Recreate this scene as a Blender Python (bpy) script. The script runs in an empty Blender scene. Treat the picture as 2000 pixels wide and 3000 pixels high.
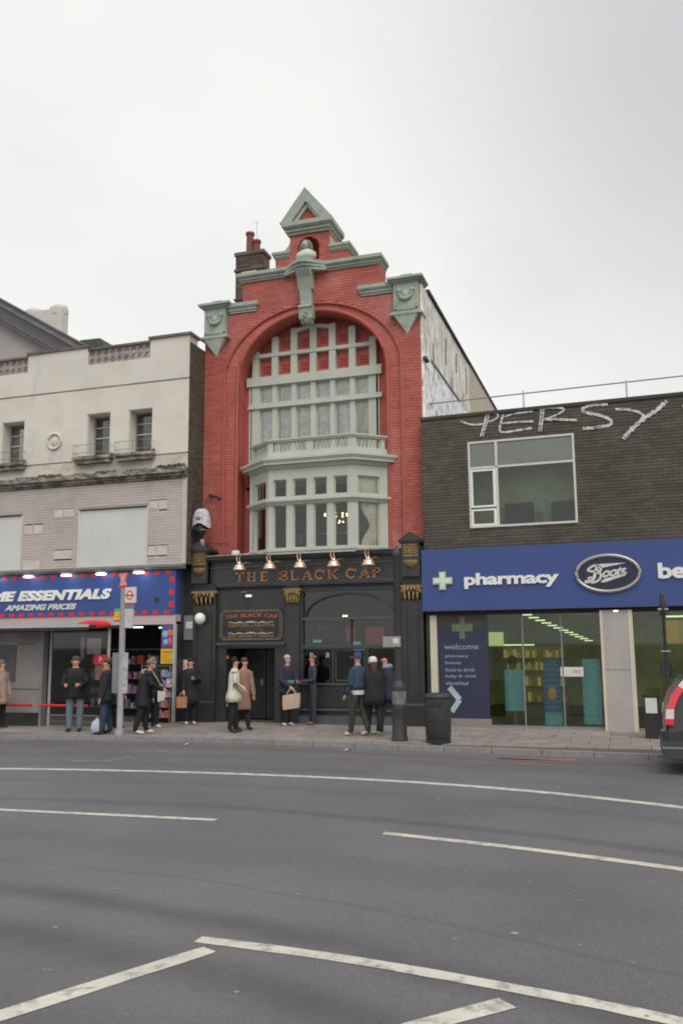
import bpy, math, random
from mathutils import Matrix, Vector
R = random.Random(7)
S = bpy.context.scene
C = S.collection
rad = math.radians

# ------------------------------------------------------------------ camera, sky, sun, exposure
cam = bpy.data.cameras.new("camera"); camo = bpy.data.objects.new("camera", cam); C.objects.link(camo)
cam.sensor_fit = 'VERTICAL'; cam.sensor_height = 36.0; cam.lens = 30.61
cam.clip_start = 0.1; cam.clip_end = 2000
yaw, pitch, roll = rad(18), math.atan(304 / 2000), 0.0088
fw = Vector((-math.sin(yaw) * math.cos(pitch), math.cos(yaw) * math.cos(pitch), math.sin(pitch)))
rt = Vector((math.cos(yaw), math.sin(yaw), 0)); up = rt.cross(fw)
r2 = rt * math.cos(roll) - up * math.sin(roll); u2 = up * math.cos(roll) + rt * math.sin(roll)
CAM = Vector((10.59, -20.95, 2.0))
m = Matrix((( r2.x, u2.x, -fw.x, CAM.x), (r2.y, u2.y, -fw.y, CAM.y), (r2.z, u2.z, -fw.z, CAM.z), (0, 0, 0, 1)))
camo.matrix_world = m
S.camera = camo

SUN_EL, SUN_AZ = rad(52), rad(148)      # azimuth measured from +y, clockwise
W = bpy.data.worlds.new("World"); S.world = W; W.use_nodes = True
nt = W.node_tree; N = nt.nodes; L = nt.links; N.clear()
out = N.new('ShaderNodeOutputWorld'); bg = N.new('ShaderNodeBackground'); bg.inputs[1].default_value = 0.1
sky = N.new('ShaderNodeTexSky'); sky.sky_type = 'NISHITA'; sky.sun_disc = False
sky.sun_elevation = SUN_EL; sky.sun_rotation = SUN_AZ; sky.dust_density = 3.0
tc = N.new('ShaderNodeTexCoord')
mp = N.new('ShaderNodeMapping'); mp.inputs['Scale'].default_value = (1, 1, 2.2); L.new(tc.outputs['Generated'], mp.inputs[0])
n1 = N.new('ShaderNodeTexNoise'); n1.inputs['Scale'].default_value = 1.7; n1.inputs['Detail'].default_value = 5; n1.inputs['Roughness'].default_value = .45
L.new(mp.outputs[0], n1.inputs['Vector'])
cr = N.new('ShaderNodeValToRGB'); L.new(n1.outputs[0], cr.inputs[0])
cr.color_ramp.elements[0].position = .33; cr.color_ramp.elements[0].color = (6.85, 6.95, 7.0, 1)
cr.color_ramp.elements[1].position = .6; cr.color_ramp.elements[1].color = (8.05, 8.05, 7.8, 1)
# a heavier grey bank of cloud high on the right
def dirv(px, py):
    dx, dy = px - 341, -(py - 512); f = 870.7
    v = (r2 * dx + u2 * dy + fw * f); v.normalize(); return v
vd = N.new('ShaderNodeVectorMath'); vd.operation = 'DOT_PRODUCT'; L.new(tc.outputs['Generated'], vd.inputs[0])
d0 = dirv(860, -90); vd.inputs[1].default_value = d0
ad = N.new('ShaderNodeMath'); ad.operation = 'MULTIPLY_ADD'; L.new(n1.outputs[0], ad.inputs[0]); ad.inputs[1].default_value = .16; L.new(vd.outputs['Value'], ad.inputs[2])
mr = N.new('ShaderNodeMapRange'); mr.interpolation_type = 'SMOOTHSTEP'; L.new(ad.outputs[0], mr.inputs[0])
mr.inputs[1].default_value = .97; mr.inputs[2].default_value = 1.10; mr.inputs[3].default_value = 0; mr.inputs[4].default_value = .62
mx = N.new('ShaderNodeMixRGB'); L.new(mr.outputs[0], mx.inputs[0]); L.new(cr.outputs[0], mx.inputs[1]); mx.inputs[2].default_value = (3.4, 3.45, 3.75, 1)
m3 = N.new('ShaderNodeMixRGB'); m3.inputs[0].default_value = .96; L.new(sky.outputs[0], m3.inputs[1]); L.new(mx.outputs[0], m3.inputs[2])
L.new(m3.outputs[0], bg.inputs[0]); L.new(bg.outputs[0], out.inputs[0])

sl = bpy.data.lights.new("sun", 'SUN'); sl.energy = 1.5; sl.angle = rad(45); sl.color = (1, .96, .9)
so = bpy.data.objects.new("sun", sl); C.objects.link(so)
sd = Vector((math.sin(SUN_AZ) * math.cos(SUN_EL), math.cos(SUN_AZ) * math.cos(SUN_EL), math.sin(SUN_EL)))
so.rotation_euler = (-sd).to_track_quat('-Z', 'Y').to_euler(); so.location = (10, -40, 40)
vs = S.view_settings; vs.view_transform = 'Standard'; vs.look = 'None'; vs.exposure = 0.25; vs.gamma = 1.0; vs.use_curve_mapping = False
S.cycles.max_bounces = 6; S.cycles.transparent_max_bounces = 12; S.cycles.use_denoising = True; S.cycles.filter_width = 1.9

# ------------------------------------------------------------------ materials
def new_mat(name):
    m = bpy.data.materials.new(name); m.use_nodes = True
    t = m.node_tree; b = t.nodes['Principled BSDF']
    return m, t, t.nodes, t.links, b
def sock(b, *names):
    for n in names:
        if n in b.inputs: return b.inputs[n]
def mat(name, col, rough=.7, var=.12, scale=3.0, dirt=None, dirt_amt=.0, dirt_scale=(1, 1, 1), dirt_lo=.45, dirt_hi=.7,
        bump=.0, bscale=60, island=.0, metal=.0, spec=.4, dirt2=None, dirt2_scale=(1, 1, 1), dirt2_lo=.55, dirt2_hi=.75, dirt2_amt=0., emit=None, estr=0):
    m, t, N, L, b = new_mat(name)
    tc = N.new('ShaderNodeTexCoord'); geo = N.new('ShaderNodeNewGeometry')
    def noise(sc, scale=1.0, detail=4, r=.6):
        mp = N.new('ShaderNodeMapping'); mp.inputs['Scale'].default_value = sc; L.new(geo.outputs['Position'], mp.inputs[0])
        n = N.new('ShaderNodeTexNoise'); n.inputs['Scale'].default_value = scale; n.inputs['Detail'].default_value = detail; n.inputs['Roughness'].default_value = r
        L.new(mp.outputs[0], n.inputs['Vector']); return n.outputs[0]
    def rng(src, a, b_, c=0, d=1):
        r = N.new('ShaderNodeMapRange'); r.interpolation_type = 'SMOOTHSTEP'; L.new(src, r.inputs[0])
        for i, v in enumerate((a, b_, c, d)): r.inputs[i + 1].default_value = v
        return r.outputs[0]
    rgb = N.new('ShaderNodeRGB'); rgb.outputs[0].default_value = (*col, 1); cur = rgb.outputs[0]
    if var:
        v = rng(noise((1, 1, 1), scale), .25, .75, 1 - var, 1 + var)
        hs = N.new('ShaderNodeHueSaturation'); L.new(v, hs.inputs['Value']); L.new(cur, hs.inputs['Color']); cur = hs.outputs[0]
    if island:
        oi = N.new('ShaderNodeObjectInfo'); am = N.new('ShaderNodeMath'); am.operation = 'ADD'
        L.new(geo.outputs['Random Per Island'], am.inputs[0]); L.new(oi.outputs['Random'], am.inputs[1])
        fr = N.new('ShaderNodeMath'); fr.operation = 'FRACT'; L.new(am.outputs[0], fr.inputs[0])
        r = N.new('ShaderNodeMapRange'); L.new(fr.outputs[0], r.inputs[0]); r.inputs[3].default_value = 1 - island; r.inputs[4].default_value = 1 + island
        hs = N.new('ShaderNodeHueSaturation'); L.new(r.outputs[0], hs.inputs['Value']); L.new(cur, hs.inputs['Color']); cur = hs.outputs[0]
    for dc, da, ds, lo, hi in ((dirt, dirt_amt, dirt_scale, dirt_lo, dirt_hi), (dirt2, dirt2_amt, dirt2_scale, dirt2_lo, dirt2_hi)):
        if dc is not None:
            f = rng(noise(ds, 1.0, 6, .65), lo, hi, 0, da)
            x = N.new('ShaderNodeMixRGB'); L.new(f, x.inputs[0]); L.new(cur, x.inputs[1]); x.inputs[2].default_value = (*dc, 1); cur = x.outputs[0]
    L.new(cur, b.inputs['Base Color'])
    b.inputs['Roughness'].default_value = rough; b.inputs['Metallic'].default_value = metal
    s = sock(b, 'Specular IOR Level', 'Specular'); s.default_value = spec
    if bump:
        bp = N.new('ShaderNodeBump'); bp.inputs['Strength'].default_value = bump; bp.inputs['Distance'].default_value = .01
        L.new(noise((1, 1, 1), bscale, 3), bp.inputs['Height']); L.new(bp.outputs[0], b.inputs['Normal'])
    if emit:
        sock(b, 'Emission Color', 'Emission').default_value = (*emit, 1); b.inputs['Emission Strength'].default_value = estr
    return m
def glow(name, col, s):
    m, t, N, L, b = new_mat(name); e = N.new('ShaderNodeEmission'); e.inputs[0].default_value = (*col, 1); e.inputs[1].default_value = s
    L.new(e.outputs[0], N['Material Output'].inputs[0]); return m
def glass(name, tint=(.8, .85, .8), ior=1.5, rough=.03):
    m, t, N, L, b = new_mat(name)
    tr = N.new('ShaderNodeBsdfTransparent'); tr.inputs[0].default_value = (*tint, 1)
    gl = N.new('ShaderNodeBsdfGlossy'); gl.inputs['Roughness'].default_value = rough; gl.inputs[0].default_value = (1, 1, 1, 1)
    fr = N.new('ShaderNodeFresnel'); fr.inputs[0].default_value = ior
    mx = N.new('ShaderNodeMixShader'); L.new(fr.outputs[0], mx.inputs[0]); L.new(tr.outputs[0], mx.inputs[1]); L.new(gl.outputs[0], mx.inputs[2])
    L.new(mx.outputs[0], N['Material Output'].inputs[0]); return m

RED = mat('red_painted_brick', (.425, .112, .088), .75, .10, 1.2, dirt=(.55, .27, .25), dirt_amt=.6, dirt_scale=(1.1, 1, .8), dirt_lo=.46, dirt_hi=.74,
          dirt2=(.47, .125, .07), dirt2_scale=(2.2, 1, 1.4), dirt2_amt=.6, bump=.4, bscale=90, island=.13)
REDP = mat('red_paint', (.41, .10, .078), .7, .12, 2, dirt=(.30, .06, .05), dirt_amt=.4, dirt_scale=(4, 4, 4), bump=.2)
REDD = mat('red_louvre', (.30, .045, .038), .7, .1, 2)
SAGE = mat('sage_paint', (.475, .50, .435), .6, .06, 1.5, dirt=(.33, .35, .27), dirt_amt=.35, dirt_scale=(3, 3, 1.2), dirt_lo=.5, dirt_hi=.8, bump=.15, bscale=30)
SAGE2 = mat('weathered_green_stone', (.345, .39, .335), .75, .12, 4, dirt=(.20, .22, .17), dirt_amt=.6, dirt_scale=(4, 4, 3), dirt_lo=.48, dirt_hi=.75, bump=.5, bscale=25)
SAGEL = mat('pale_green_stone', (.55, .62, .55), .75, .1, 4, dirt=(.3, .33, .28), dirt_amt=.5, dirt_scale=(5, 5, 3), bump=.4, bscale=30)
CREAM = mat('cream_render', (.645, .615, .555), .85, .06, .8, dirt=(.36, .34, .30), dirt_amt=.7, dirt_scale=(1.9, 1.6, .6), dirt_lo=.50, dirt_hi=.80,
            dirt2=(.60, .50, .40), dirt2_scale=(.9, .9, 2.4), dirt2_lo=.46, dirt2_hi=.74, dirt2_amt=.6, bump=.3, bscale=40)
CREAMS = mat('stained_cream_render', (.60, .56, .49), .9, .08, 1, dirt=(.27, .25, .22), dirt_amt=.62, dirt_scale=(1.3, 1, 2.2), dirt_lo=.42, dirt_hi=.66, dirt2=(.52, .36, .27), dirt2_scale=(1.2, 1, 3), dirt2_lo=.55, dirt2_hi=.72, dirt2_amt=.6, bump=.3)
CREAMG = mat('dark_groove', (.40, .35, .31), .9, .2, 4)  # darker tone for the shallow recessed wall grooves
BLOCKM = mat('painted_block', (.58, .52, .46), .85, .12, 3, dirt=(.42, .35, .31), dirt_amt=.5, dirt_scale=(6, 6, 6))
MAUVE = mat('mauve_painted_brick', (.50, .445, .42), .85, .07, 1, dirt=(.30, .25, .23), dirt_amt=.45, dirt_scale=(1.1, 1, .6), dirt_lo=.5, dirt_hi=.85, bump=.3, island=.05)
STAIN = mat('mossy_stone', (.32, .29, .25), .95, .25, 5, dirt=(.07, .072, .05), dirt_amt=.85, dirt_scale=(3, 3, 8), dirt_lo=.42, dirt_hi=.6, bump=.8, bscale=20)
MOSS = mat('moss_green', (.075, .075, .05), .95, .4, 12, bump=.8, bscale=30)
DARKB = mat('dark_brown_brick', (.092, .080, .064), .9, .18, 1.2, dirt=(.19, .17, .14), dirt_amt=.5, dirt_scale=(1.4, 1, 6), dirt_lo=.55, dirt_hi=.8, bump=.4, island=.16)
MORT = mat('dark_mortar', (.06, .056, .05), .95, .15, 5)
SIDEB = mat('dark_side_brick', (.10, .085, .065), .9, .2, 1.5, bump=.4, island=.25)
GABLE = mat('peeling_white_gable', (.90, .89, .84), .85, .1, 2, dirt=(.26, .24, .24), dirt_amt=.8, dirt_scale=(1, 5.5, 1.0), dirt_lo=.52, dirt_hi=.58,
            dirt2=(.60, .53, .44), dirt2_scale=(1, 5, 1.2), dirt2_lo=.45, dirt2_hi=.58, dirt2_amt=.7, bump=.4)
GABLE2 = mat('flaked_white_gable', (.92, .93, .94), .85, .1, 2, dirt=(.30, .30, .34), dirt_amt=.75, dirt_scale=(1, 4.4, 3.4), dirt_lo=.53, dirt_hi=.58, bump=.4)
TAN = mat('tan_render', (.50, .44, .35), .9, .06, 1)
BLACK = mat('black_gloss_paint', (.035, .036, .037), .38, .2, 3, bump=.05, spec=.5)
BLACK2 = mat('black_panel_paint', (.028, .029, .030), .5, .2, 3)
GREYP = mat('grey_blue_moulding', (.075, .085, .10), .45, .15, 3)
GOLD = mat('gold_leaf', (.34, .225, .105), .42, .25, 14, dirt=(.12, .07, .03), dirt_amt=.7, dirt_scale=(18, 18, 18), dirt_lo=.45, dirt_hi=.65, metal=.35)
GOLDL = mat('copper_letters', (.34, .15, .075), .45, .25, 12, dirt=(.35, .24, .09), dirt_amt=.7, dirt_scale=(9, 9, 9), metal=.2)
COPPER = mat('polished_copper', (.88, .60, .48), .28, .08, 4, metal=.7)
LEAD = mat('lead_flashing', (.42, .42, .43), .6, .15, 5)
WHITE = mat('white_paint', (.76, .76, .74), .5, .05, 2)
OFFW = mat('off_white', (.62, .61, .58), .7, .08, 3)
NET = mat('net_curtain', (.88, .86, .87), .9, .18, 9, dirt=(.50, .45, .38), dirt_amt=.6, dirt_scale=(3, 1, 1))
CURT = mat('cream_curtain', (.86, .79, .63), .9, .12, 8)
GREYM = mat('grey_metal', (.24, .24, .25), .45, .1, 4, metal=.2)
GREYL = mat('light_grey_metal', (.42, .41, .42), .5, .1, 4)
SHELT = mat('shelter_panel', (.29, .265, .255), .5, .1, 2, dirt=(.13, .12, .12), dirt_amt=.5, dirt_scale=(1.4, 1, 2))
BLUE = mat('fascia_blue', (.046, .078, .235), .45, .04, 1)
BLUES = mat('shop_sign_blue', (.042, .080, .27), .4, .06, 1)
NAVY = mat('navy_vinyl', (.034, .037, .075), .4, .08, 2)
NAVYD = mat('dark_navy', (.025, .032, .058), .4)
REDS = mat('bright_red', (.62, .03, .04), .45, .06, 3)
PINK = mat('pinkish_soffit_board', (.50, .40, .39), .6, .06, 1)
YEL = mat('yellow_vinyl', (.72, .46, .04), .5, .08, 5)
GRN = mat('green_vinyl', (.10, .40, .20), .5)
CYAN = mat('cyan_display', (.16, .46, .52), .6, .1, 4, dirt=(.3, .6, .62), dirt_amt=.5, dirt_scale=(2, 2, 18), emit=(.16, .46, .52), estr=.0)
STONE = mat('pale_pillar_stone', (.40, .37, .36), .7, .06, 2, dirt=(.3, .27, .26), dirt_amt=.4, dirt_scale=(2, 2, 1))
STONEC = mat('cream_edge_trim', (.58, .52, .42), .6, .05, 2)
ALU = mat('white_window_frame', (.60, .57, .53), .5, .05, 4)
SILV = mat('silver_ring', (.42, .40, .40), .35, .06, 4, metal=.6)
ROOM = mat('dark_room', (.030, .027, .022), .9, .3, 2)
OLIVE = mat('olive_interior', (.50, .52, .27), .9, .25, 1.5)
OLIVD = mat('olive_ceiling', (.44, .43, .25), .9, .2, 2)
SLATE = mat('dark_slate', (.075, .075, .08), .8, .15, 3)
GREYR = mat('grey_pediment_render', (.40, .37, .365), .85, .06, 1)
GREYD = mat('grey_coping', (.17, .17, .185), .7, .12, 2, dirt=(.30, .29, .28), dirt_amt=.4, dirt_scale=(1, 1, 5))
CHIMC = mat('cream_chimney', (.56, .54, .50), .85, .08, 2)
CHIMB = mat('brown_chimney_brick', (.115, .082, .072), .9, .25, 5, bump=.4, island=.3)
POTR = mat('terracotta_pot', (.20, .075, .06), .85, .15, 5)
BOLL = mat('black_cast_iron', (.042, .045, .046), .5, .15, 5, bump=.1)
KERB = mat('granite_kerb', (.24, .235, .24), .8, .12, 14, dirt=(.16, .15, .15), dirt_amt=.5, dirt_scale=(3, 3, 3), bump=.4, bscale=60)
SLABM = mat('paving_slab', (.27, .235, .215), .85, .10, 3, dirt=(.12, .105, .10), dirt_amt=.5, dirt_scale=(2.2, 2.2, 2), dirt_lo=.45, dirt_hi=.75, bump=.3, bscale=60, island=.10)
PAVB = mat('paving_joint', (.10, .09, .08), .95, .2, 5)
GBLK = glass('window_glass', (.95, .96, .94))
GSHOP = glass('shop_glass', (.85, .9, .8))
BLIND_GREY = mat('drawn_blind', (.48, .49, .49), .8, .05, 3)  # plain grey of the office blind
GRAF = mat('white_spray_paint', (.60, .585, .61), .8, .2, 9, dirt=(.12, .1, .09), dirt_amt=.7, dirt_scale=(9, 9, 14), dirt_lo=.47, dirt_hi=.62)

# asphalt with tyre-polished arcs, seams and a few stains
def asphalt():
    m, t, N, L, b = new_mat('asphalt')
    geo = N.new('ShaderNodeNewGeometry')
    def noise(sc, scale, detail=5, r=.65):
        mp = N.new('ShaderNodeMapping'); mp.inputs['Scale'].default_value = sc; L.new(geo.outputs['Position'], mp.inputs[0])
        n = N.new('ShaderNodeTexNoise'); n.inputs['Scale'].default_value = scale; n.inputs['Detail'].default_value = detail; n.inputs['Roughness'].default_value = r
        L.new(mp.outputs[0], n.inputs['Vector']); return n.outputs[0]
    def math_(op, a, b_=None, c=None):
        n = N.new('ShaderNodeMath'); n.operation = op
        for i, v in enumerate((a, b_, c)):
            if v is None: continue
            if isinstance(v, (int, float)): n.inputs[i].default_value = v
            else: L.new(v, n.inputs[i])
        return n.outputs[0]
    sub = N.new('ShaderNodeVectorMath'); sub.operation = 'SUBTRACT'; L.new(geo.outputs['Position'], sub.inputs[0]); sub.inputs[1].default_value = (5, -28, 0)
    ln = N.new('ShaderNodeVectorMath'); ln.operation = 'LENGTH'; L.new(sub.outputs[0], ln.inputs[0])
    wob = math_('MULTIPLY', math_('SUBTRACT', noise((1, 1, 1), .5, 3), .5), .5)
    r = math_('ADD', ln.outputs['Value'], wob)
    cur = None
    fac = None
    for rc, w, a in ((17.35, .22, .42), (13.45, .34, .5), (12.6, .40, .5), (18.9, .35, .2), (15.3, .6, .16), (22.0, .5, .2), (11.5, .5, .3), (20.7, .3, .2)):
        d = math_('ABSOLUTE', math_('SUBTRACT', r, rc))
        mrn = N.new('ShaderNodeMapRange'); mrn.interpolation_type = 'SMOOTHSTEP'; L.new(d, mrn.inputs[0])
        mrn.inputs[1].default_value = 0; mrn.inputs[2].default_value = w; mrn.inputs[3].default_value = a; mrn.inputs[4].default_value = 0
        fac = mrn.outputs[0] if fac is None else math_('MAXIMUM', fac, mrn.outputs[0])
    fac = math_('MULTIPLY', fac, math_('MULTIPLY_ADD', noise((1, 1, 1), .7, 4), 1.6, .1))
    # thin seam
    r3 = math_('ADD', ln.outputs['Value'], math_('MULTIPLY', math_('SUBTRACT', noise((1, 1, 1), .35, 5), .5), .5))
    d = math_('ABSOLUTE', math_('SUBTRACT', r3, 14.25)); mrn = N.new('ShaderNodeMapRange'); L.new(d, mrn.inputs[0])
    mrn.inputs[1].default_value = .012; mrn.inputs[2].default_value = .045; mrn.inputs[3].default_value = .22; mrn.inputs[4].default_value = 0
    fac = math_('MAXIMUM', fac, mrn.outputs[0])
    base = N.new('ShaderNodeValToRGB'); L.new(noise((1, 1, 1), .45, 6, .6), base.inputs[0])
    base.color_ramp.elements[0].position = .3; base.color_ramp.elements[0].color = (.098, .095, .103, 1)
    base.color_ramp.elements[1].position = .72; base.color_ramp.elements[1].color = (.137, .131, .140, 1)
    gr = N.new('ShaderNodeMapRange'); L.new(noise((1, 1, 1), 95, 2), gr.inputs[0]); gr.inputs[1].default_value = .3; gr.inputs[2].default_value = .7; gr.inputs[3].default_value = .62; gr.inputs[4].default_value = 1.42
    g2 = N.new('ShaderNodeMapRange'); L.new(noise((1, 1, 1), 16, 8, .9), g2.inputs[0]); g2.inputs[1].default_value = .3; g2.inputs[2].default_value = .7; g2.inputs[3].default_value = .74; g2.inputs[4].default_value = 1.26
    hs = N.new('ShaderNodeHueSaturation'); L.new(math_('MULTIPLY', gr.outputs[0], g2.outputs[0]), hs.inputs['Value']); L.new(base.outputs[0], hs.inputs['Color'])
    x = N.new('ShaderNodeMixRGB'); L.new(fac, x.inputs[0]); L.new(hs.outputs[0], x.inputs[1]); x.inputs[2].default_value = (.045, .043, .045, 1)
    L.new(x.outputs[0], b.inputs['Base Color']); b.inputs['Roughness'].default_value = .82
    bp = N.new('ShaderNodeBump'); bp.inputs['Strength'].default_value = .35; bp.inputs['Distance'].default_value = .01
    L.new(noise((1, 1, 1), 70, 4), bp.inputs['Height']); L.new(bp.outputs[0], b.inputs['Normal'])
    return m
ASPH = asphalt()
LINE = mat('worn_white_line', (.53, .505, .44), .75, .12, 2, dirt=(.24, .23, .21), dirt_amt=.85, dirt_scale=(7, 7, 7), dirt_lo=.48, dirt_hi=.66, dirt2=(.15, .14, .14), dirt2_scale=(30, 30, 30), dirt2_lo=.55, dirt2_hi=.7, dirt2_amt=.5)
LINEF = mat('faded_white_line', (.30, .28, .26), .8, .1, 3, dirt=(.14, .13, .13), dirt_amt=.95, dirt_scale=(6, 6, 6), dirt_lo=.4, dirt_hi=.6)
REDL = mat('faded_red_line', (.22, .13, .125), .8, .1, 3, dirt=(.14, .13, .13), dirt_amt=.9, dirt_scale=(3, 3, 3), dirt_lo=.4, dirt_hi=.6)
REDB = mat('red_bay_paint', (.34, .12, .10), .8, .1, 3, dirt=(.14, .13, .13), dirt_amt=.85, dirt_scale=(4, 4, 4), dirt_lo=.42, dirt_hi=.6)

# ------------------------------------------------------------------ mesh helpers
class MB:
    def __init__(s): s.v = []; s.f = []; s.sm = []
    def add(s, vs, fs, smooth=False):
        o = len(s.v); s.v += [tuple(v) for v in vs]; s.f += [tuple(i + o for i in f) for f in fs]; s.sm += [smooth] * len(fs); return s
    def box(s, x0, x1, y0, y1, z0, z1):
        if x0 > x1: x0, x1 = x1, x0
        if y0 > y1: y0, y1 = y1, y0
        if z0 > z1: z0, z1 = z1, z0
        return s.add([(x0, y0, z0), (x1, y0, z0), (x1, y1, z0), (x0, y1, z0), (x0, y0, z1), (x1, y0, z1), (x1, y1, z1), (x0, y1, z1)],
                     [(0, 3, 2, 1), (4, 5, 6, 7), (0, 1, 5, 4), (1, 2, 6, 5), (2, 3, 7, 6), (3, 0, 4, 7)])
    def prism(s, poly, y0, y1):            # poly in (x, z), counter-clockwise seen from -y
        n = len(poly); vs = [(x, y0, z) for x, z in poly] + [(x, y1, z) for x, z in poly]
        fs = [tuple(range(n)), tuple(range(2 * n - 1, n - 1, -1))] + [(i, i + n, (i + 1) % n + n, (i + 1) % n) for i in range(n)]
        return s.add(vs, fs)
    def prism_h(s, poly, z0, z1):          # poly in (x, y) counter-clockwise from above
        n = len(poly); vs = [(x, y, z0) for x, y in poly] + [(x, y, z1) for x, y in poly]
        fs = [tuple(range(n - 1, -1, -1)), tuple(range(n, 2 * n))] + [(i, (i + 1) % n, (i + 1) % n + n, i + n) for i in range(n)]
        return s.add(vs, fs)
    def prism_x(s, poly, x0, x1):          # poly in (y, z)
        n = len(poly); vs = [(x0, y, z) for y, z in poly] + [(x1, y, z) for y, z in poly]
        fs = [tuple(range(n)), tuple(range(2 * n - 1, n - 1, -1))] + [(i, i + n, (i + 1) % n + n, (i + 1) % n) for i in range(n)]
        return s.add(vs, fs)
    def tube(s, pts, r, n=8, smooth=True, cap=True):
        pts = [Vector(p) for p in pts]; rs = r if isinstance(r, (list, tuple)) else [r] * len(pts)
        vs = []; up0 = Vector((0, 0, 1))
        for i, p in enumerate(pts):
            d = (pts[min(i + 1, len(pts) - 1)] - pts[max(i - 1, 0)]).normalized()
            a = up0 if abs(d.z) < .95 else Vector((0, 1, 0)); u = d.cross(a).normalized(); w = u.cross(d).normalized()
            for k in range(n):
                t = 2 * math.pi * k / n; vs.append(p + (u * math.cos(t) + w * math.sin(t)) * rs[i])
        fs = [(i * n + k, i * n + (k + 1) % n, (i + 1) * n + (k + 1) % n, (i + 1) * n + k) for i in range(len(pts) - 1) for k in range(n)]
        s.add(vs, fs, smooth)
        if cap: s.add(vs[:n], [tuple(range(n - 1, -1, -1))]); s.add(vs[-n:], [tuple(range(n))])
        return s
    def lathe(s, c, prof, n=16, smooth=True, sx=1, sy=1):   # prof [(r, z)]
        vs = []; 
        for r, z in prof:
            for k in range(n):
                t = 2 * math.pi * k / n; vs.append((c[0] + r * sx * math.cos(t), c[1] + r * sy * math.sin(t), c[2] + z))
        fs = [(i * n + k, i * n + (k + 1) % n, (i + 1) * n + (k + 1) % n, (i + 1) * n + k) for i in range(len(prof) - 1) for k in range(n)]
        s.add(vs, fs, smooth); m_ = len(prof)
        s.add(vs[:n], [tuple(range(n - 1, -1, -1))]); s.add(vs[(m_ - 1) * n:], [tuple(range(n))])
        return s
    def ball(s, c, rx, ry, rz, n=12, m_=8, smooth=True):
        prof = [(max(1e-3, math.sin(math.pi * i / m_)), -math.cos(math.pi * i / m_) * rz) for i in range(m_ + 1)]
        return s.lathe(c, [(a, z) for a, z in prof], n, smooth, rx, ry)
    def strip(s, pts, w, y, t=.004, wob=0.):       # one continuous brush stroke in the x-z plane on the face y
        pts = [p for k, p in enumerate(pts) if k == 0 or math.hypot(p[0] - pts[k - 1][0], p[1] - pts[k - 1][1]) > 1e-4]
        n = len(pts); closed = n > 3 and math.hypot(pts[0][0] - pts[-1][0], pts[0][1] - pts[-1][1]) < 1e-4
        vs = []
        for i, p in enumerate(pts):
            if closed: a, b = pts[(i - 1) % (n - 1)], pts[(i + 1) % (n - 1)]
            else: a, b = pts[max(0, i - 1)], pts[min(n - 1, i + 1)]
            def un(u, v_):
                l = math.hypot(v_[0] - u[0], v_[1] - u[1]) or 1; return ((v_[0] - u[0]) / l, (v_[1] - u[1]) / l)
            d1 = un(a, p) if a != p else un(p, b); d2 = un(p, b) if b != p else d1
            tx, tz = d1[0] + d2[0], d1[1] + d2[1]; l = math.hypot(tx, tz) or 1; tx, tz = tx / l, tz / l
            c = max(.5, d1[0] * tx + d1[1] * tz); h = w / 2 / c * (1 + wob * math.sin(i * 2.1 + p[0] * 9) + wob * .6 * math.sin(i * 5.3))
            vs += [(p[0] + tz * h, y - t, p[1] - tx * h), (p[0] - tz * h, y - t, p[1] + tx * h), (p[0] + tz * h, y, p[1] - tx * h), (p[0] - tz * h, y, p[1] + tx * h)]
        fs = []
        for i in range(n - 1):
            q = 4 * i; fs += [(q, q + 4, q + 5, q + 1), (q, q + 2, q + 6, q + 4), (q + 1, q + 5, q + 7, q + 3)]
        if not closed: fs += [(0, 1, 3, 2), (4 * n - 4, 4 * n - 2, 4 * n - 1, 4 * n - 3)]
        return s.add(vs, fs)

PM = {}      # thing name -> placement matrix
def lk(o, parent=None, local=False):
    C.objects.link(o)
    if parent is not None:
        o.parent = parent
        if not local: o.matrix_parent_inverse = PM.get(parent.name, Matrix.Identity(4)).inverted()
    return o
def tag(o, label=None, cat=None, group=None, kind=None):
    if label: o['label'] = label
    if cat: o['category'] = cat
    if group: o['group'] = group
    if kind: o['kind'] = kind
    return o
def mesh_of(name, mb, mats):
    me = bpy.data.meshes.new(name); me.from_pydata(mb.v, [], mb.f)
    me.polygons.foreach_set('use_smooth', mb.sm)
    for x in (mats if isinstance(mats, (list, tuple)) else [mats]): me.materials.append(x)
    me.update(); return me
def obj(name, mb, mt, parent=None, local=False, label=None, cat=None, group=None, kind=None):
    if parent is None and mb.v:
        xs = [v[0] for v in mb.v]; ys = [v[1] for v in mb.v]; zs = [v[2] for v in mb.v]
        b = ((min(xs) + max(xs)) / 2, (min(ys) + max(ys)) / 2, min(zs))
        mb.v = [(v[0] - b[0], v[1] - b[1], v[2] - b[2]) for v in mb.v]
    o = bpy.data.objects.new(name, mesh_of(name, mb, mt)); lk(o, parent, local)
    if parent is None: o.location = b
    return tag(o, label, cat, group, kind)
def part(name, parent, mt, *boxes, local=False, label=None):
    first = None
    for b in boxes:
        o = obj(name, MB().box(*b), mt, parent, local, label=label); first = first or o
    return first
def inst(name, me, loc, parent, local=False, rotz=0, scale=None):
    o = bpy.data.objects.new(name, me); lk(o, parent, local); o.location = loc; o.rotation_euler = (0, 0, rotz)
    if scale: o.scale = scale
    return o
def thing(name, label, cat, loc=(0, 0, 0), rotz=0, group=None):
    o = bpy.data.objects.new(name, None); C.objects.link(o); o.location = loc; o.rotation_euler = (0, 0, rotz); o.empty_display_size = .2
    PM[o.name] = Matrix.Translation(loc) @ Matrix.Rotation(rotz, 4, 'Z')
    return tag(o, label, cat, group)
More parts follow.
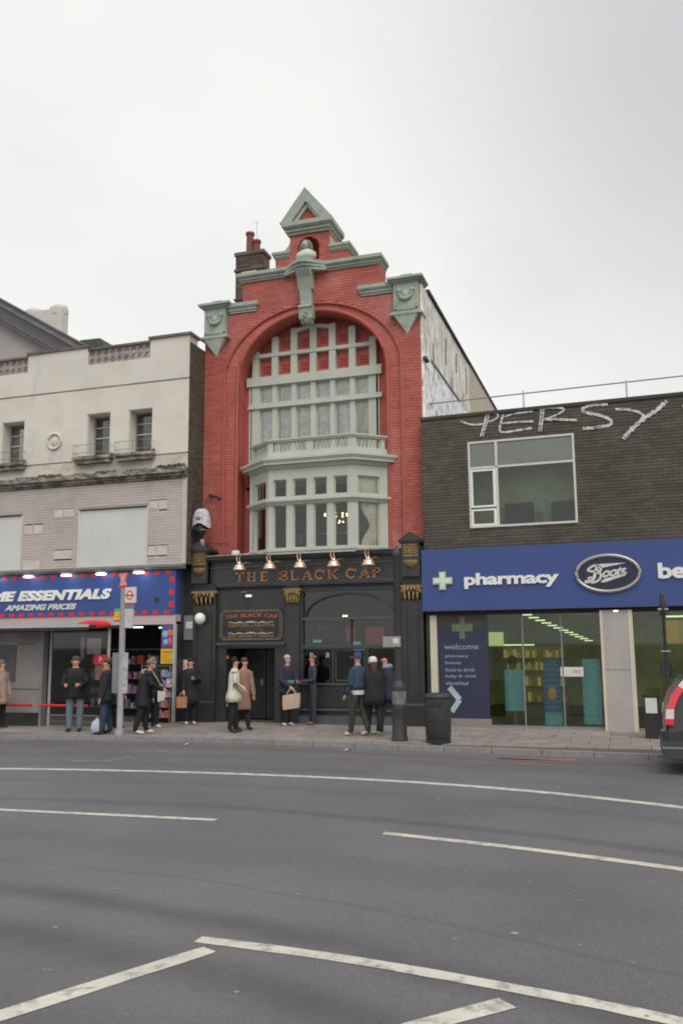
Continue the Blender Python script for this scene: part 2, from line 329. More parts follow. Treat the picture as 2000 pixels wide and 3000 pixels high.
def text(name, body, x0, x1, z0, z1, y, mt, parent, local=False, bold=.02, shear=0., depth=.02, spacing=1.0, arc=0., rise=0., label=None):
    cu = bpy.data.curves.new('text', 'FONT'); cu.body = body; cu.size = 1; cu.offset = bold; cu.extrude = .01; cu.shear = shear; cu.space_character = spacing; cu.resolution_u = 3
    to = bpy.data.objects.new('text', cu); me = bpy.data.meshes.new_from_object(to)
    vs = [v.co.copy() for v in me.vertices]
    a0, a1 = min(v.x for v in vs), max(v.x for v in vs); b0, b1 = min(v.y for v in vs), max(v.y for v in vs); c1 = max(v.z for v in vs)
    for v, co in zip(me.vertices, vs):
        u = (co.x - a0) / (a1 - a0); w = (co.y - b0) / (b1 - b0)
        v.co = (x0 + (x1 - x0) * u, y - (depth if co.z > 0 else 0), z0 + (z1 - z0) * w + arc * (1 - (2 * u - 1) ** 2) + rise * u)
    me.materials.clear(); me.materials.append(mt); me.name = name
    o = bpy.data.objects.new(name, me); lk(o, parent, local)
    bpy.data.objects.remove(to); bpy.data.curves.remove(cu)
    if label: o['label'] = label
    return o

def bricks(parent, region, z0, z1, M=None, face=-.010, back=.02, bl=.225, bh=.075, jt=.010, mt=RED, mort=None, single=300, local=False, order=None, vj=.004, proud=.003, depth=.03, backing=True):
    """running-bond courses over region(z) -> [(x0, x1)]; face: y of the brick face. Up to `single` full bricks are objects, the rest one mesh."""
    M = M or Matrix.Identity(4)
    full = MB(); full.box(0, bl - vj, face, face + depth, 0, bh - jt)
    fm = mesh_of('brick', full, mt)
    cand = []; rest = MB(); bk = MB(); z = z0; row = 0
    while z < z1 - .02:
        h = min(bh, z1 - z)
        for (a, b) in region(z + h / 2):
            if b - a < .03: continue
            bk.box(a, b, face + .012, face + .012 + back, z, z + h)
            x = math.floor(a / bl) * bl - (bl / 2 if row % 2 else 0)
            while x < b:
                p, q = max(x, a), min(x + bl - vj, b)
                if q - p > .02:
                    j = R.uniform(-proud, proud * .3)
                    if q - p > bl - vj - .002 and h > bh - .002: cand.append((p, j, z))
                    else: rest.box(p, q, face + j, face + j + depth, z, z + h - jt)
                x += bl
        z += bh; row += 1
    if order: cand.sort(key=order)
    for i, (p, j, zz) in enumerate(cand):
        if i < single:
            o = bpy.data.objects.new('brick', fm); lk(o, parent, local)
            o.matrix_basis = M @ Matrix.Translation((p, j, zz))
        else: rest.box(p, p + bl - vj, face + j, face + j + depth, zz, zz + bh - jt)
    for mb, nm, mm, kd in ((rest, 'bricks', mt, 'stuff'), (bk, 'wall', mort or mt, None)):
        if nm == 'wall' and not backing: continue
        if mb.v:
            mb.v = [tuple(M @ Vector(v)) for v in mb.v]
            o = obj(nm, mb, mm, parent, local)
            if kd: o['kind'] = kd

# ------------------------------------------------------------------ ground, road, markings, kerb, pavement
gr = MB(); gr.add([(-900, -900, -.06), (900, -900, -.06), (900, 900, -.06), (-900, 900, -.06)], [(0, 1, 2, 3)])
obj('ground', gr, PAVB, kind='structure')
KP = [(-40, -5.4), (-12, -4.75), (-6, -4.55), (-2.75, -4.48), (0, -4.2), (2.95, -4.07), (5, -4.2), (6.88, -4.47), (9, -4.62), (11.35, -4.75), (14, -5.0), (40, -7.5)]
def ky(x):
    for (a, b) in zip(KP, KP[1:]):
        if a[0] <= x <= b[0]:
            t = (x - a[0]) / (b[0] - a[0]); return a[1] + (b[1] - a[1]) * t
    return KP[-1][1]
rd = MB(); xs = [-40, -12] + [x * .5 for x in range(-20, 34)] + [40]
for a, b in zip(xs, xs[1:]):
    rd.add([(a, -60, 0), (b, -60, 0), (b, ky(b) + .02, 0), (a, ky(a) + .02, 0)], [(0, 1, 2, 3)])
obj('road', rd, ASPH, kind='structure')
def smooth_path(pts, n=8):
    P = [pts[0]] + list(pts) + [pts[-1]]; o = []
    for i in range(1, len(P) - 2):
        for k in range(n):
            t = k / n; q = []
            for c in range(2):
                p0, p1, p2, p3 = P[i - 1][c], P[i][c], P[i + 1][c], P[i + 2][c]
                q.append(.5 * ((2 * p1) + (-p0 + p2) * t + (2 * p0 - 5 * p1 + 4 * p2 - p3) * t * t + (-p0 + 3 * p1 - 3 * p2 + p3) * t ** 3))
            o.append(tuple(q))
    o.append(tuple(pts[-1])); return o
def marking(name, pts, w, mt, label=None, z=.004, n=8, hw=None):
    pts = smooth_path(pts, n); mb = MB(); vs = []
    for i, p in enumerate(pts):
        a, b = pts[max(0, i - 1)], pts[min(len(pts) - 1, i + 1)]; dx, dy = b[0] - a[0], b[1] - a[1]; l = math.hypot(dx, dy)
        nx, ny = -dy / l * w / 2, dx / l * w / 2; j = 1 + R.uniform(-.05, .05)
        vs += [(p[0] + nx * j, p[1] + ny * j, z), (p[0] - nx * j, p[1] - ny * j, z)]
    mb.add(vs, [(2 * i, 2 * i + 1, 2 * i + 3, 2 * i + 2) for i in range(len(pts) - 1)])
    return obj(name, mb, mt, kind='structure')
marking('road_marking', [(-9, -10.6), (-4, -9.4), (.52, -8.48), (2.8, -8.15), (5.04, -8.01), (7.16, -8.09), (9.1, -8.45), (11.1, -9.2), (14, -10.6), (17, -12.6)], .17, LINE)
marking('road_marking', [(-3, -12.0), (0, -11.72), (3.03, -11.56), (4.55, -11.48), (5.93, -11.42)], .12, LINE)
marking('road_marking', [(7.99, -11.58), (9.49, -11.9), (10.93, -12.32), (13, -13.1)], .13, LINE)
marking('road_marking', [(7.66, -15.21), (8.73, -15.28), (9.89, -15.47), (10.75, -15.67), (12.5, -16.2)], .13, LINE)
marking('road_marking', [(7.83, -15.37), (7.2, -16.66), (6.8, -17.5)], .15, LINE, n=4)
marking('road_marking', [(9.83, -15.68), (9.41, -16.14), (8.6, -17.1)], .15, LINE, n=4)
marking('road_marking', [(.87, -7.24), (1.66, -7.22), (1.79, -6.5)], .10, LINEF, n=3)
marking('road_marking', [(1.93, -5.75), (1.97, -5.4)], .10, LINEF, n=3)
for off in (.32, .56):
    marking('road_marking', [(x, ky(x) - off - .25) for x in range(-8, 14)], .09, REDL, n=3)
marking('road_marking', [(8.3, -5.15), (9.6, -5.05)], .22, REDB, n=3)
marking('road_marking', [(8.6, -5.75), (9.3, -5.8)], .12, REDB, n=3)
# gum, grit and paint spots
gs = MB()
for i in range(190):
    x, y = R.uniform(3, 13), R.uniform(-16.5, -9); 
    if R.random() < .35: x, y = R.uniform(-3, 12), R.uniform(-9, -4.9)
    r = R.uniform(.007, .019) * (1.5 if R.random() < .1 else 1); a = R.uniform(0, 6)
    k = R.randint(5, 7); gs.prism_h([(x + r * R.uniform(.7, 1.3) * math.cos(a + 2 * math.pi * q / k), y + r * R.uniform(.6, 1) * math.sin(a + 2 * math.pi * q / k)) for q in range(k)], .001, .006)
obj('gum_spots', gs, mat('pale_gum', (.23, .225, .22), .8, .3, 5), kind='stuff')

PZ = .08
pv = MB()
for a, b in zip(xs, xs[1:]):
    pv.prism_h([(a, ky(a) + .14), (b, ky(b) + .14), (b, 1.5), (a, 1.5)], -.02, PZ - .02)
pave = obj('pavement', pv, PAVB, kind='structure')
PM[pave.name] = Matrix.Translation(pave.location)
# slabs
def slab_piece(x0, x1, ys0, ys1, yb):
    mb = MB(); j = .008; z = PZ + R.uniform(-.004, .002)
    mb.prism_h([(x0 + j, ys0), (x1 - j, ys1), (x1 - j, yb - j), (x0 + j, yb - j)], PZ - .03, z); return mb
sm = mesh_of('paving_slab', MB().box(.007, .743, .007, .593, -.03, 0), SLABM)
for row in range(6):
    yb = -.3 - row * .6; off = .375 if row % 2 else 0
    for i in range(-11, 20):
        x0 = i * .75 + off
        if yb - .6 > max(ky(x0), ky(x0 + .75)) + .16: inst('paving_slab', sm, (x0, yb - .6, PZ + R.uniform(-.004, .003)), pave)
        elif yb > max(ky(x0), ky(x0 + .75)) + .22: obj('paving_slab', slab_piece(x0, x0 + .75, ky(x0) + .16, ky(x0 + .75) + .16, yb), SLABM, pave)
for i in range(-9, 17):
    x0, x1 = i * .9, i * .9 + .9; dz = -.045 if 8.0 < x0 < 8.8 else 0
    for w in (0,):
        mb = MB(); j = .006
        mb.prism_h([(x0 + j, ky(x0)), (x1 - j, ky(x1)), (x1 - j, ky(x1) + .15), (x0 + j, ky(x0) + .15)], -.02, .095 + R.uniform(-.004, .003))
        obj('kerb_stone', mb, KERB, pave)

# ------------------------------------------------------------------ the red pub
pub = thing('pub_building', 'tall narrow red brick pub with stepped gable, arched green window bay and black ground floor', 'pub', (2.9, 0, 0))
XL, XR = -.15, 5.95; XC = 2.93
OA, OB, OZ = 2.52, 1.96, 9.13      # outer ellipse
IA, IB, IZ = 2.07, 1.75, 9.08      # inner ellipse
def hw(z, a, b, zc):
    if z <= zc: return a
    t = (z - zc) / b
    return 0 if t >= 1 else a * math.sqrt(1 - t * t)
def niche_hw(z): 
    return .30 if z < 12.66 else (math.sqrt(max(0, .30 ** 2 - (z - 12.66) ** 2)))
def reg_pub(z):
    if z < 11.05: o = (XL, XR)
    elif z < 11.92: o = (.98, 4.9)
    elif z < 12.12: return []
    elif z < 12.46: o = (1.95, 4.03)
    elif z < 13.10: o = (2.38, 3.52)
    else: return []
    h = hw(z, OA, OB, OZ) if z < 11.1 else 0
    n = niche_hw(z) if z > 12.3 and z < 12.97 else 0
    c = 2.92
    if h > 0: return [(o[0], XC - h), (XC + h, o[1])]
    if n > 0: return [(o[0], c - n), (c + n, o[1])]
    return [o]
bricks(pub, reg_pub, 4.35, 13.1, order=lambda c: (abs(c[0] - 0) if c[0] < 3 else abs(c[0] - 6)) + abs(c[2] - 8) * .15, depth=.025)
# masonry body behind the facade
body = MB()
body.box(XL, XC - OA, .012, .7, 4.2, 11.05); body.box(XC + OA, XR, .012, .7, 4.2, 11.05)
body.box(XL, XR, 1.6, 13.5, .05, 11.2)
body.box(.98, 4.9, .03, .6, 11.1, 12.1); body.box(1.95, 4.03, .3, .62, 12.1, 12.46); body.box(2.38, 3.52, .3, .8, 12.46, 13.1)
body.box(1.95, 2.6, .03, .3, 12.1, 12.45); body.box(3.24, 4.03, .03, .3, 12.1, 12.45); body.box(2.38, 2.61, .03, .3, 12.45, 13.1); body.box(3.23, 3.52, .03, .3, 12.45, 13.1)
for i in range(24):
    x0 = XC - OA + 2 * OA * i / 24; x1 = x0 + 2 * OA / 24; xm = min(abs(x0 - XC), abs(x1 - XC)) if (x0 - XC) * (x1 - XC) > 0 else 0
    zt = OZ + OB * math.sqrt(max(0, 1 - (xm / OA) ** 2)); body.box(x0, x1, .012, .7, min(zt, 11.04), 11.05)
obj('masonry', body, REDP, pub)
# parapet behind the side shoulders
# arch: voussoir band, rolls, reveal
def ell(t, a, b, zc): return (XC - a * math.cos(t), zc + b * math.sin(t))
nv = 62
for i in range(nv):
    t0, t1 = math.pi * i / nv + .0012, math.pi * (i + 1) / nv - .0012
    mb = MB(); o0, o1 = ell(t0, OA - .05, OB - .05, OZ), ell(t1, OA - .05, OB - .05, OZ); i0, i1 = ell(t0, IA, IB, IZ), ell(t1, IA, IB, IZ)
    mb.prism([i0, i1, o1, o0],   .04 + R.uniform(0, .003), .2); obj('voussoir', mb, RED, pub)
def jamb(z): return [(XC - OA + .04, XC - IA), (XC + IA, XC + OA - .04)]
bricks(pub, jamb, 4.35, OZ, face=.045, single=0, bl=.225, depth=.03)
mb = MB()
for s_ in (-1, 1):
    pass
pth = [(XC - OA + .03, .02, z) for z in (4.35, 6, 8)] + [(ell(math.pi * k / 48, OA - .03, OB - .03, OZ)[0], .02, ell(math.pi * k / 48, OA - .03, OB - .03, OZ)[1]) for k in range(49)] + [(XC + OA - .03, .02, z) for z in (8, 6, 4.35)]
mb.tube(pth, .045, 8); obj('arch_roll', mb, REDP, pub)
mb = MB(); pth = [(XC - IA - .05, .05, z) for z in (4.35, 6, 8)] + [(ell(math.pi * k / 48, IA + .05, IB + .05, IZ)[0], .05, ell(math.pi * k / 48, IA + .05, IB + .05, IZ)[1]) for k in range(49)] + [(XC + IA + .05, .05, z) for z in (8, 6, 4.35)]
mb.tube(pth, .05, 8); obj('arch_roll', mb, REDP, pub)
mb = MB(); pr = [(XC - IA, 4.35), (XC - IA, 6.5), (XC - IA, 8.2)] + [ell(math.pi * k / 48, IA, IB, IZ) for k in range(49)] + [(XC + IA, 8.2), (XC + IA, 6.5), (XC + IA, 4.35)]
for (a, b) in zip(pr, pr[1:]):
    k = 1.06
    a2 = (XC + (a[0] - XC) * k, (a[1] - IZ) * k + IZ if a[1] > IZ else a[1]); b2 = (XC + (b[0] - XC) * k, (b[1] - IZ) * k + IZ if b[1] > IZ else b[1])
    mb.prism([a, b, b2, a2], .06, 1.6)
obj('reveal', mb, REDP, pub)
part('tympanum', pub, REDP, (XC - IA, XC + IA, .66, .8, 9.2, 10.95))
# cornices
def cornice(name, x0, x1, z0, z1, proj=.14, y=0., parent=pub, mt=SAGE2, ends=(1, 1), back=.62):
    mb = MB(); h = z1 - z0
    for a, b, p in ((0, .22, .35), (.22, .5, .6), (.5, .62, .85), (.62, 1, 1.0)):
        mb.box(x0 - proj * p * ends[0] * .8, x1 + proj * p * ends[1] * .8, y - proj * p, y + back, z0 + h * a, z0 + h * b)
    return obj(name, mb, mt, parent)
cornice('cornice', .56, 1.36, 11.05, 11.32, .13, ends=(0, 1)); cornice('cornice', 4.42, 5.24, 11.05, 11.32, .13, ends=(1, 0))
cornice('cornice', .98, 2.3, 11.90, 12.14, .16, ends=(1, 0)); cornice('cornice', 3.42, 4.86, 11.90, 12.14, .16, ends=(0, 1))
part('coping_block', pub, SAGE2, (4.45, 4.8, 0, .3, 12.14, 12.22)); part('coping_block', pub, SAGEL, (.95, 1.4, -.05, .35, 12.14, 12.22))
# bowed bracket under the bust
def bow(z0, z1, r, parent=pub, mt=SAGE2, name='bowed_ledge', cx=2.86, hwid=.6):
    mb = MB(); pts = []
    for k in range(21):
        t = -1 + 2 * k / 20; x = cx + hwid * t; y = -r * (math.cos(math.pi * t) * .5 + .5) ** .8 - .12
        pts.append((x, y))
    pts += [(cx + hwid, .1), (cx - hwid, .1)]
    mb.prism_h(pts, z0, z1); return obj(name, mb, mt, parent)
bow(12.06, 12.15, .38); bow(11.98, 12.06, .31); bow(11.90, 11.98, .24)
mb = MB(); prof = [(-.45, 11.9), (-.42, 11.85), (-.30, 11.7), (-.20, 11.4), (-.14, 11.1), (-.14, 10.98), (-.22, 10.96), (-.24, 10.9), (-.20, 10.86), (-.16, 10.6), (-.08, 10.5), (0, 10.47), (.02, 10.47), (.02, 11.9)]
w = {11.9: .30, 11.85: .26, 11.7: .22, 11.4: .18, 11.1: .16}
for (a, b) in zip(prof[:-2], prof[1:-1]):
    wa = .20 if a[1] > 11.6 else .16; wb = wa
    if a[1] < 11.0 and a[1] > 10.85: wa = .19
    mb.add([(2.88 - wa, a[0], a[1]), (2.88 + wa, a[0], a[1]), (2.88 + wa, b[0], b[1]), (2.88 - wa, b[0], b[1]), (2.88 - wa, .03, a[1]), (2.88 + wa, .03, a[1]), (2.88 + wa, .03, b[1]), (2.88 - wa, .03, b[1])],
           [(0, 3, 2, 1), (0, 4, 7, 3), (1, 2, 6, 5), (0, 1, 5, 4), (3, 7, 6, 2)])
obj('keystone_bracket', mb, SAGE2, pub)
mb = MB()
for k in range(4): mb.box(2.76 + k * .06, 2.80 + k * .06, -.30 + k % 2 * .01, -.1, 11.15, 11.8)
obj('fluting', MB().tube([(2.88, -.16, 10.72), (2.88, -.2, 10.62), (2.88, -.1, 10.5)], [.1, .09, .03], 10), SAGEL, pub)
# side panels (carved capitals with pendant)
def capital(xc, hwd):
    cp = part('capital', pub, SAGE2, (xc - hwd, xc + hwd, -.12, .5, 10.44, 11.22))
    mb = MB(); z = 11.22
    for a, b, p in ((0, .04, .03), (.04, .09, .08), (.09, .15, .14)): mb.box(xc - hwd - p, xc + hwd + p, -.12 - p, .5, z + a, z + b)
    mb.box(xc - hwd * .7, xc + hwd * .7, -.1, .4, z + .15, z + .22)
    mb.box(xc - hwd * .45, xc + hwd * .45, -.05, .35, z + .22, z + .27)
    obj('cap_moulding', mb, SAGE2, cp)
    mb = MB()
    for a, b, p in ((0, .05, .10), (.05, .09, .05)): mb.box(xc - hwd - p, xc + hwd + p, -.12 - p, .3, 10.35 + a, 10.35 + b)
    obj('base_moulding', mb, SAGE2, cp)
    mb = MB(); b = [(xc - hwd + .02, -.2), (xc + hwd - .02, -.2), (xc + hwd - .02, .03), (xc - hwd + .02, .03)]
    mb.add([(x, y, 10.35) for x, y in b] + [(xc, .0, 9.88)], [(0, 1, 2, 3)] + [(i, 4, (i + 1) % 4) for i in range(4)])
    obj('pendant', mb, SAGEL, cp)
    mb = MB()    # carved festoon with two bosses
    for s_ in (-1, 1): mb.ball((xc + s_ * hwd * .55, -.14, 11.02), .06, .05, .06, 8, 6)
    mb.tube([(xc + hwd * .55 * math.sin(t), -.15, 11.0 - .22 * math.cos(t)) for t in [(-1.5 + .3 * k) for k in range(11)]], [.02 + .035 * math.sin(math.pi * k / 10) for k in range(11)], 8)
    mb.ball((xc, -.15, 10.9), .10, .05, .12, 8, 6)
    obj('carving', mb, SAGE2, cp)
    mb = MB()
    for a, bb in (((xc - hwd + .03, xc - hwd + .07), 1), ((xc + hwd - .07, xc + hwd - .03), 1)): mb.box(*a, -.14, -.12, 10.5, 11.18)
    mb.box(xc - hwd + .03, xc + hwd - .03, -.14, -.12, 10.5, 10.54)
    obj('panel_bead', mb, SAGE2, cp)
capital(.20, .33); capital(5.61, .33)
# upper stage wings, scrolls, pediment, niche
for x0, x1, s_ in ((1.95, 2.38, -1), (3.52, 4.03, 1)):
    cornice('wing_cornice', x0 if s_ > 0 else x0, x1, 12.45, 12.63, .10, ends=(1 if s_ < 0 else 0, 1 if s_ > 0 else 0), back=.7)
    pts = []
    for k in range(9):
        t = k / 8 * math.pi / 2
        if s_ < 0: pts.append((2.38 - .36 * (1 - math.sin(t)), 12.98 - .35 * math.cos(t) if False else 12.63 + .36 * (1 - math.cos(t))))
        else: pts.append((3.52 + .34 * (1 - math.sin(t)), 12.63 + .30 * (1 - math.cos(t))))
    mb = MB()
    if s_ < 0: mb.prism([(2.02, 12.63)] + [(2.38, 12.63)] + pts[::-1], .0, .6)
    else: mb.prism([(3.52, 12.63), (3.9, 12.63)] + pts, .0, .6)
    obj('scroll', mb, SAGE2, pub)
cornice('pediment_cornice', 2.38, 3.46, 13.06, 13.38, .22, ends=(1, 1), back=.95)
mb = MB(); AP = (2.87, 14.33)
for s_ in (0, 1):
    e = (2.14, 13.38) if s_ == 0 else (3.64, 13.38); i_ = (2.48, 13.38) if s_ == 0 else (3.32, 13.38); ia = (2.90, 13.92)
    poly = [e, i_, ia, AP] if s_ == 0 else [i_, e, AP, ia]
    mb.prism(poly, -.20, .85)
obj('pediment_rake', mb, SAGE2, pub)
mb = MB()
for s_ in (0, 1):
    e = (2.50, 13.40) if s_ == 0 else (3.30, 13.40); i_ = (2.60, 13.40) if s_ == 0 else (3.22, 13.40); ia = (2.91, 13.80); oa = (2.91, 13.92)
    mb.prism([e, i_, ia, oa] if s_ == 0 else [i_, e, oa, ia], -.12, .5)
obj('pediment_moulding', mb, SAGEL, pub)
mb = MB(); mb.prism([(2.5, 13.38), (3.3, 13.38), (2.91, 13.9)], -.03, .6); obj('pediment_panel', mb, REDP, pub)
# niche
mb = MB(); n = 14; vs = []
for k in range(n + 1):
    t = math.pi * k / n; x = 2.92 - .30 * math.cos(t); y = .28 * math.sin(t)
    vs += [(x, y, 12.28), (x, y, 12.66)]
mb.add(vs, [(2 * k, 2 * k + 1, 2 * k + 3, 2 * k + 2) for k in range(n)], True)
vs = []; 
for j in range(7):
    p = math.pi / 2 * j / 6
    for k in range(n + 1):
        t = math.pi * k / n; vs.append((2.92 - .30 * math.cos(t) * math.cos(p), .28 * math.sin(t) * math.cos(p), 12.66 + .30 * math.sin(p)))
mb.add(vs, [(j * (n + 1) + k, j * (n + 1) + k + 1, (j + 1) * (n + 1) + k + 1, (j + 1) * (n + 1) + k) for j in range(6) for k in range(n)], True)
obj('niche', mb, REDD, pub)
mb = MB(); mb.tube([(2.92 - .32 * math.cos(math.pi * k / 16), -.01, 12.66 + .32 * math.sin(math.pi * k / 16)) for k in range(17)], .022, 6); obj('niche_roll', mb, REDP, pub)
# bust in the niche: a thing of its own
bust = thing('bust', 'pale green stone bust with long dark hair standing in the gable niche', 'bust', (2.86, -.05, 12.15))
mb = MB()
mb.lathe((2.86, -.05, 12.15), [(.17, 0), (.20, .03), (.14, .06), (.12, .12), (.27, .17), (.30, .24), (.27, .33), (.16, .40), (.09, .43), (.075, .5)], 18, sy=.62)
obj('shoulders', mb, SAGEL, bust)
mb = MB(); mb.ball((2.85, -.08, 12.70), .10, .11, .135, 14, 10); mb.ball((2.845, -.19, 12.69), .02, .03, .035, 6, 5); obj('head', mb, SAGE2, bust)
mb = MB(); mb.ball((2.86, -.03, 12.76), .145, .12, .115, 14, 8)
for s_ in (-1, 1): mb.tube([(2.86 + s_ * .115, -.06, 12.76), (2.86 + s_ * .14, -.05, 12.62), (2.86 + s_ * .13, -.04, 12.5)], [.05, .06, .045], 8)
obj('hair', mb, mat('dark_green_stone', (.17, .20, .165), .8, .15, 6), bust)
# gable side wall (right flank)
Mg = Matrix.Translation((6.0, 0, 0)) @ Matrix.Rotation(math.pi / 2, 4, 'Z')   # local x -> +y, local -y -> +x
fl = MB(); fl.box(XR, 6.0, .012, 7.0, 7.0, 11.2); obj('flank_wall', fl, GABLE, pub)
bricks(pub, lambda z: [(.02, 7.0)], 9.4, 11.17, M=Mg, face=-.014, single=0, mt=GABLE, backing=False)
bricks(pub, lambda z: [(.02, 7.0)], 7.3, 9.4, M=Mg, face=-.014, single=0, mt=GABLE2, backing=False)
part('flank_render', pub, TAN, (XR - .1, 6.03, 7.0, 13.5, 7.0, 11.2)); part('flank_coping', pub, SLATE, (5.85, 6.08, .6, 13.6, 11.2, 11.27))
part('ghost_ledge', pub, mat('ledge_stain', (.22, .21, .22), .9, .3, 5), (6.0, 6.045, .85, 5.0, 9.37, 9.43)); part('flank_fixing', pub, SLATE, (6.0, 6.1, -.05, .3, 9.15, 9.22))
mb = MB()
for y0, z0, z1 in ((1.2, 9.4, 10.0), (2.9, 9.9, 10.7), (4.6, 10.2, 10.8), (6.3, 10.0, 10.9)): mb.tube([(6.03, y0, z0), (6.03, y0 + .02, z1)], .012, 6)
obj('old_pipe', mb, SLATE, pub)
# chimney stack of the pub
ch = thing('chimney_stack', 'brown brick chimney stack with tall terracotta pots behind the pub gable', 'chimney', (.5, 1.95, 11.2))
bricks(ch, lambda z: [(.05, .93)], 11.2, 13.5, M=Matrix.Translation((0, 1.5, 0)), mt=CHIMB, mort=MORT, single=60)
part('stack_body', ch, CHIMB, (.05, .93, 1.53, 2.0, 11.2, 13.5)); part('oversailing_course', ch, CHIMB, (.01, .97, 1.46, 2.04, 13.5, 13.6)); part('string_course', ch, CHIMB, (.01, .97, 1.46, 2.04, 13.0, 13.08)); part('string_course', ch, CHIMB, (.01, .97, 1.46, 2.04, 12.1, 12.16))
for x, z, r in ((.42, 14.28, .125), (.64, 14.0, .12)):
    mb = MB(); mb.lathe((x, 1.7, 13.6), [(r * 1.1, 0), (r, .05), (r * .9, z - 13.7), (r * 1.15, z - 13.66), (r * 1.1, z - 13.6)], 8, False); obj('chimney_pot', mb, POTR, ch)
obj('television_aerial', MB().tube([(.55, 1.9, 13.6), (.55, 1.9, 14.75)], .008, 5).tube([(.48, 1.9, 14.7), (.62, 1.9, 14.7)], .006, 4), LEAD, ch)

# upper window
uw = part('upper_window', pub, SAGE, (.93, 4.79, .40, .64, 9.05, 9.30))
PXS = [1.165, 1.74, 2.30, 2.855, 3.405, 3.965, 4.54]
TOPS = [10.07, 10.43, 10.62, 10.62, 10.62, 10.47, 10.11]
fm_ = MB()
for x, t in zip(PXS, TOPS):
    fm_.box(x - .094, x + .094, .47, .66, 9.3, t); fm_.tube([(x, .565, t - .005), (x, .565, t + .04)], [.09, .05], 8)
    w_ = .07 if x not in (PXS[0], PXS[-1]) else .13
    fm_.box(x - w_, x + w_, .46, .62, 6.85, 9.05)
fm_.box(1.07, 4.63, .45, .66, 9.87, 9.97)
for i in (2, 3):
    n = 8
    for k in range(n):
        x0 = PXS[i] + (PXS[i + 1] - PXS[i]) * k / n; x1 = PXS[i] + (PXS[i + 1] - PXS[i]) * (k + 1) / n
        zf = lambda x: 10.66 - .10 * ((x - 2.86) / .56) ** 2
        fm_.prism([(x0, zf(x0) - .10), (x1, zf(x1) - .10), (x1, zf(x1)), (x0, zf(x0))], .46, .66)
fm_.box(.98, 4.79, .42, .62, 8.43, 8.55); fm_.box(.96, 4.79, .40, .62, 8.41, 8.44)
fm_.box(.98, 1.06, .46, .62, 6.85, 9.05); fm_.box(4.62, 4.70, .46, .62, 6.85, 9.05)
obj('frame', fm_, SAGE, uw)
for i in range(6):
    a, b = PXS[i] + .094, PXS[i + 1] - .094
    for z0, z1 in ((9.3, 9.87), (9.97, min(TOPS[i], TOPS[i + 1], 10.56))):
        p = part('red_panel', pub, REDP, (a, b, .60, .66, z0, z1))
        mb = MB()
        for k in range(3):
            if z1 - z0 > .3: mb.prism_x([(.585, z0 + .16 + k * .08), (.60, z0 + .14 + k * .08), (.60, z0 + .20 + k * .08)], a + .08, b - .08)
        if mb.v: obj('louvre', mb, REDD, p)
    wl, wr = (.07 if i else .13), (.07 if i < 5 else .13)
    for z0, z1 in ((6.9, 8.41), (8.55, 9.05)):
        mb = MB(); mb.box(PXS[i] + wl, PXS[i + 1] - wr, .55, .556, z0, z1); obj('glass_pane', mb, GBLK, uw)
        s_ = MB(); A, B = PXS[i] + wl, PXS[i + 1] - wr
        s_.box(A, A + .035, .52, .57, z0, z1); s_.box(B - .035, B, .52, .58, z0, z1); s_.box(A + .035, B - .035, .52, .58, z1 - .04, z1); s_.box(A + .035, B - .035, .52, .58, z0, z0 + .04)
        obj('sash', s_, SAGE, uw)
    # gathered net curtain
    mb = MB(); n = 24; A, B = PXS[i] + .02, PXS[i + 1] - .02; vs = []
    for k in range(n + 1):
        x = A + (B - A) * k / n; y = .60 + .015 * math.sin(k * 1.9 + i) + .012 * math.sin(k * 4.1)
        vs += [(x, y, 6.9), (x, y, 9.04)]
    mb.add(vs, [(2 * k, 2 * k + 2, 2 * k + 3, 2 * k + 1) for k in range(n)], True); obj('net_curtain', mb, NET, uw)
part('window_infill', pub, REDP, (XC - IA - .02, .99, .5, .64, 4.3, 9.35), (4.69, XC + IA + .02, .5, .64, 4.3, 9.35))
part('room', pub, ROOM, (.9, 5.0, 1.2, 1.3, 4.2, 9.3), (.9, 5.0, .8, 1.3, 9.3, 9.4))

# bay window
FP = [(1.28, .02), (2.02, -.6), (4.27, -.6), (4.95, .02)]
def offset_fp(d):
    P = [(1.28 - .30, .02 + .0)] + FP[1:3] + [(4.95, .02)]
    A, B, Cc, D = [Vector(p) for p in FP]
    def nrm(p, q): d_ = (q - p).normalized(); return Vector((d_.y, -d_.x))
    n1_, n2_, n3_ = nrm(A, B), nrm(B, Cc), nrm(Cc, D)
    def isect(p1, d1, p2, d2):
        cr_ = d1.x * d2.y - d1.y * d2.x; t = ((p2.x - p1.x) * d2.y - (p2.y - p1.y) * d2.x) / cr_; return p1 + d1 * t
    a = isect(A + n1_ * d, (B - A), Vector((0, .02)), Vector((1, 0))); b = isect(A + n1_ * d, (B - A), B + n2_ * d, (Cc - B))
    c = isect(Cc + n3_ * d, (D - Cc), B + n2_ * d, (Cc - B)); e = isect(Cc + n3_ * d, (D - Cc), Vector((0, .02)), Vector((1, 0)))
    return [tuple(a), tuple(b), tuple(c), tuple(e)]
def bay_slab(mb, d, z0, z1, inner=None):
    o = offset_fp(d)
    if inner is None: mb.prism_h(o + [(o[3][0], .5), (o[0][0], .5)], z0, z1)
    else:
        i_ = offset_fp(inner)
        for k in range(3): mb.prism_h([o[k], o[k + 1], i_[k + 1], i_[k]], z0, z1)
bay = MB(); bay_slab(bay, .0, 6.18, 6.46); bayo = obj('bay_window', bay, SAGE, pub)
mb = MB()
for d, z0, z1 in ((.05, 6.46, 6.50), (.08, 6.50, 6.55), (.17, 6.55, 6.62), (.19, 6.62, 6.66), (.22, 6.66, 6.72), (.04, 6.72, 6.84)): bay_slab(mb, d, z0, z1)
obj('bay_cornice', mb, SAGE, bayo)
mb = MB()
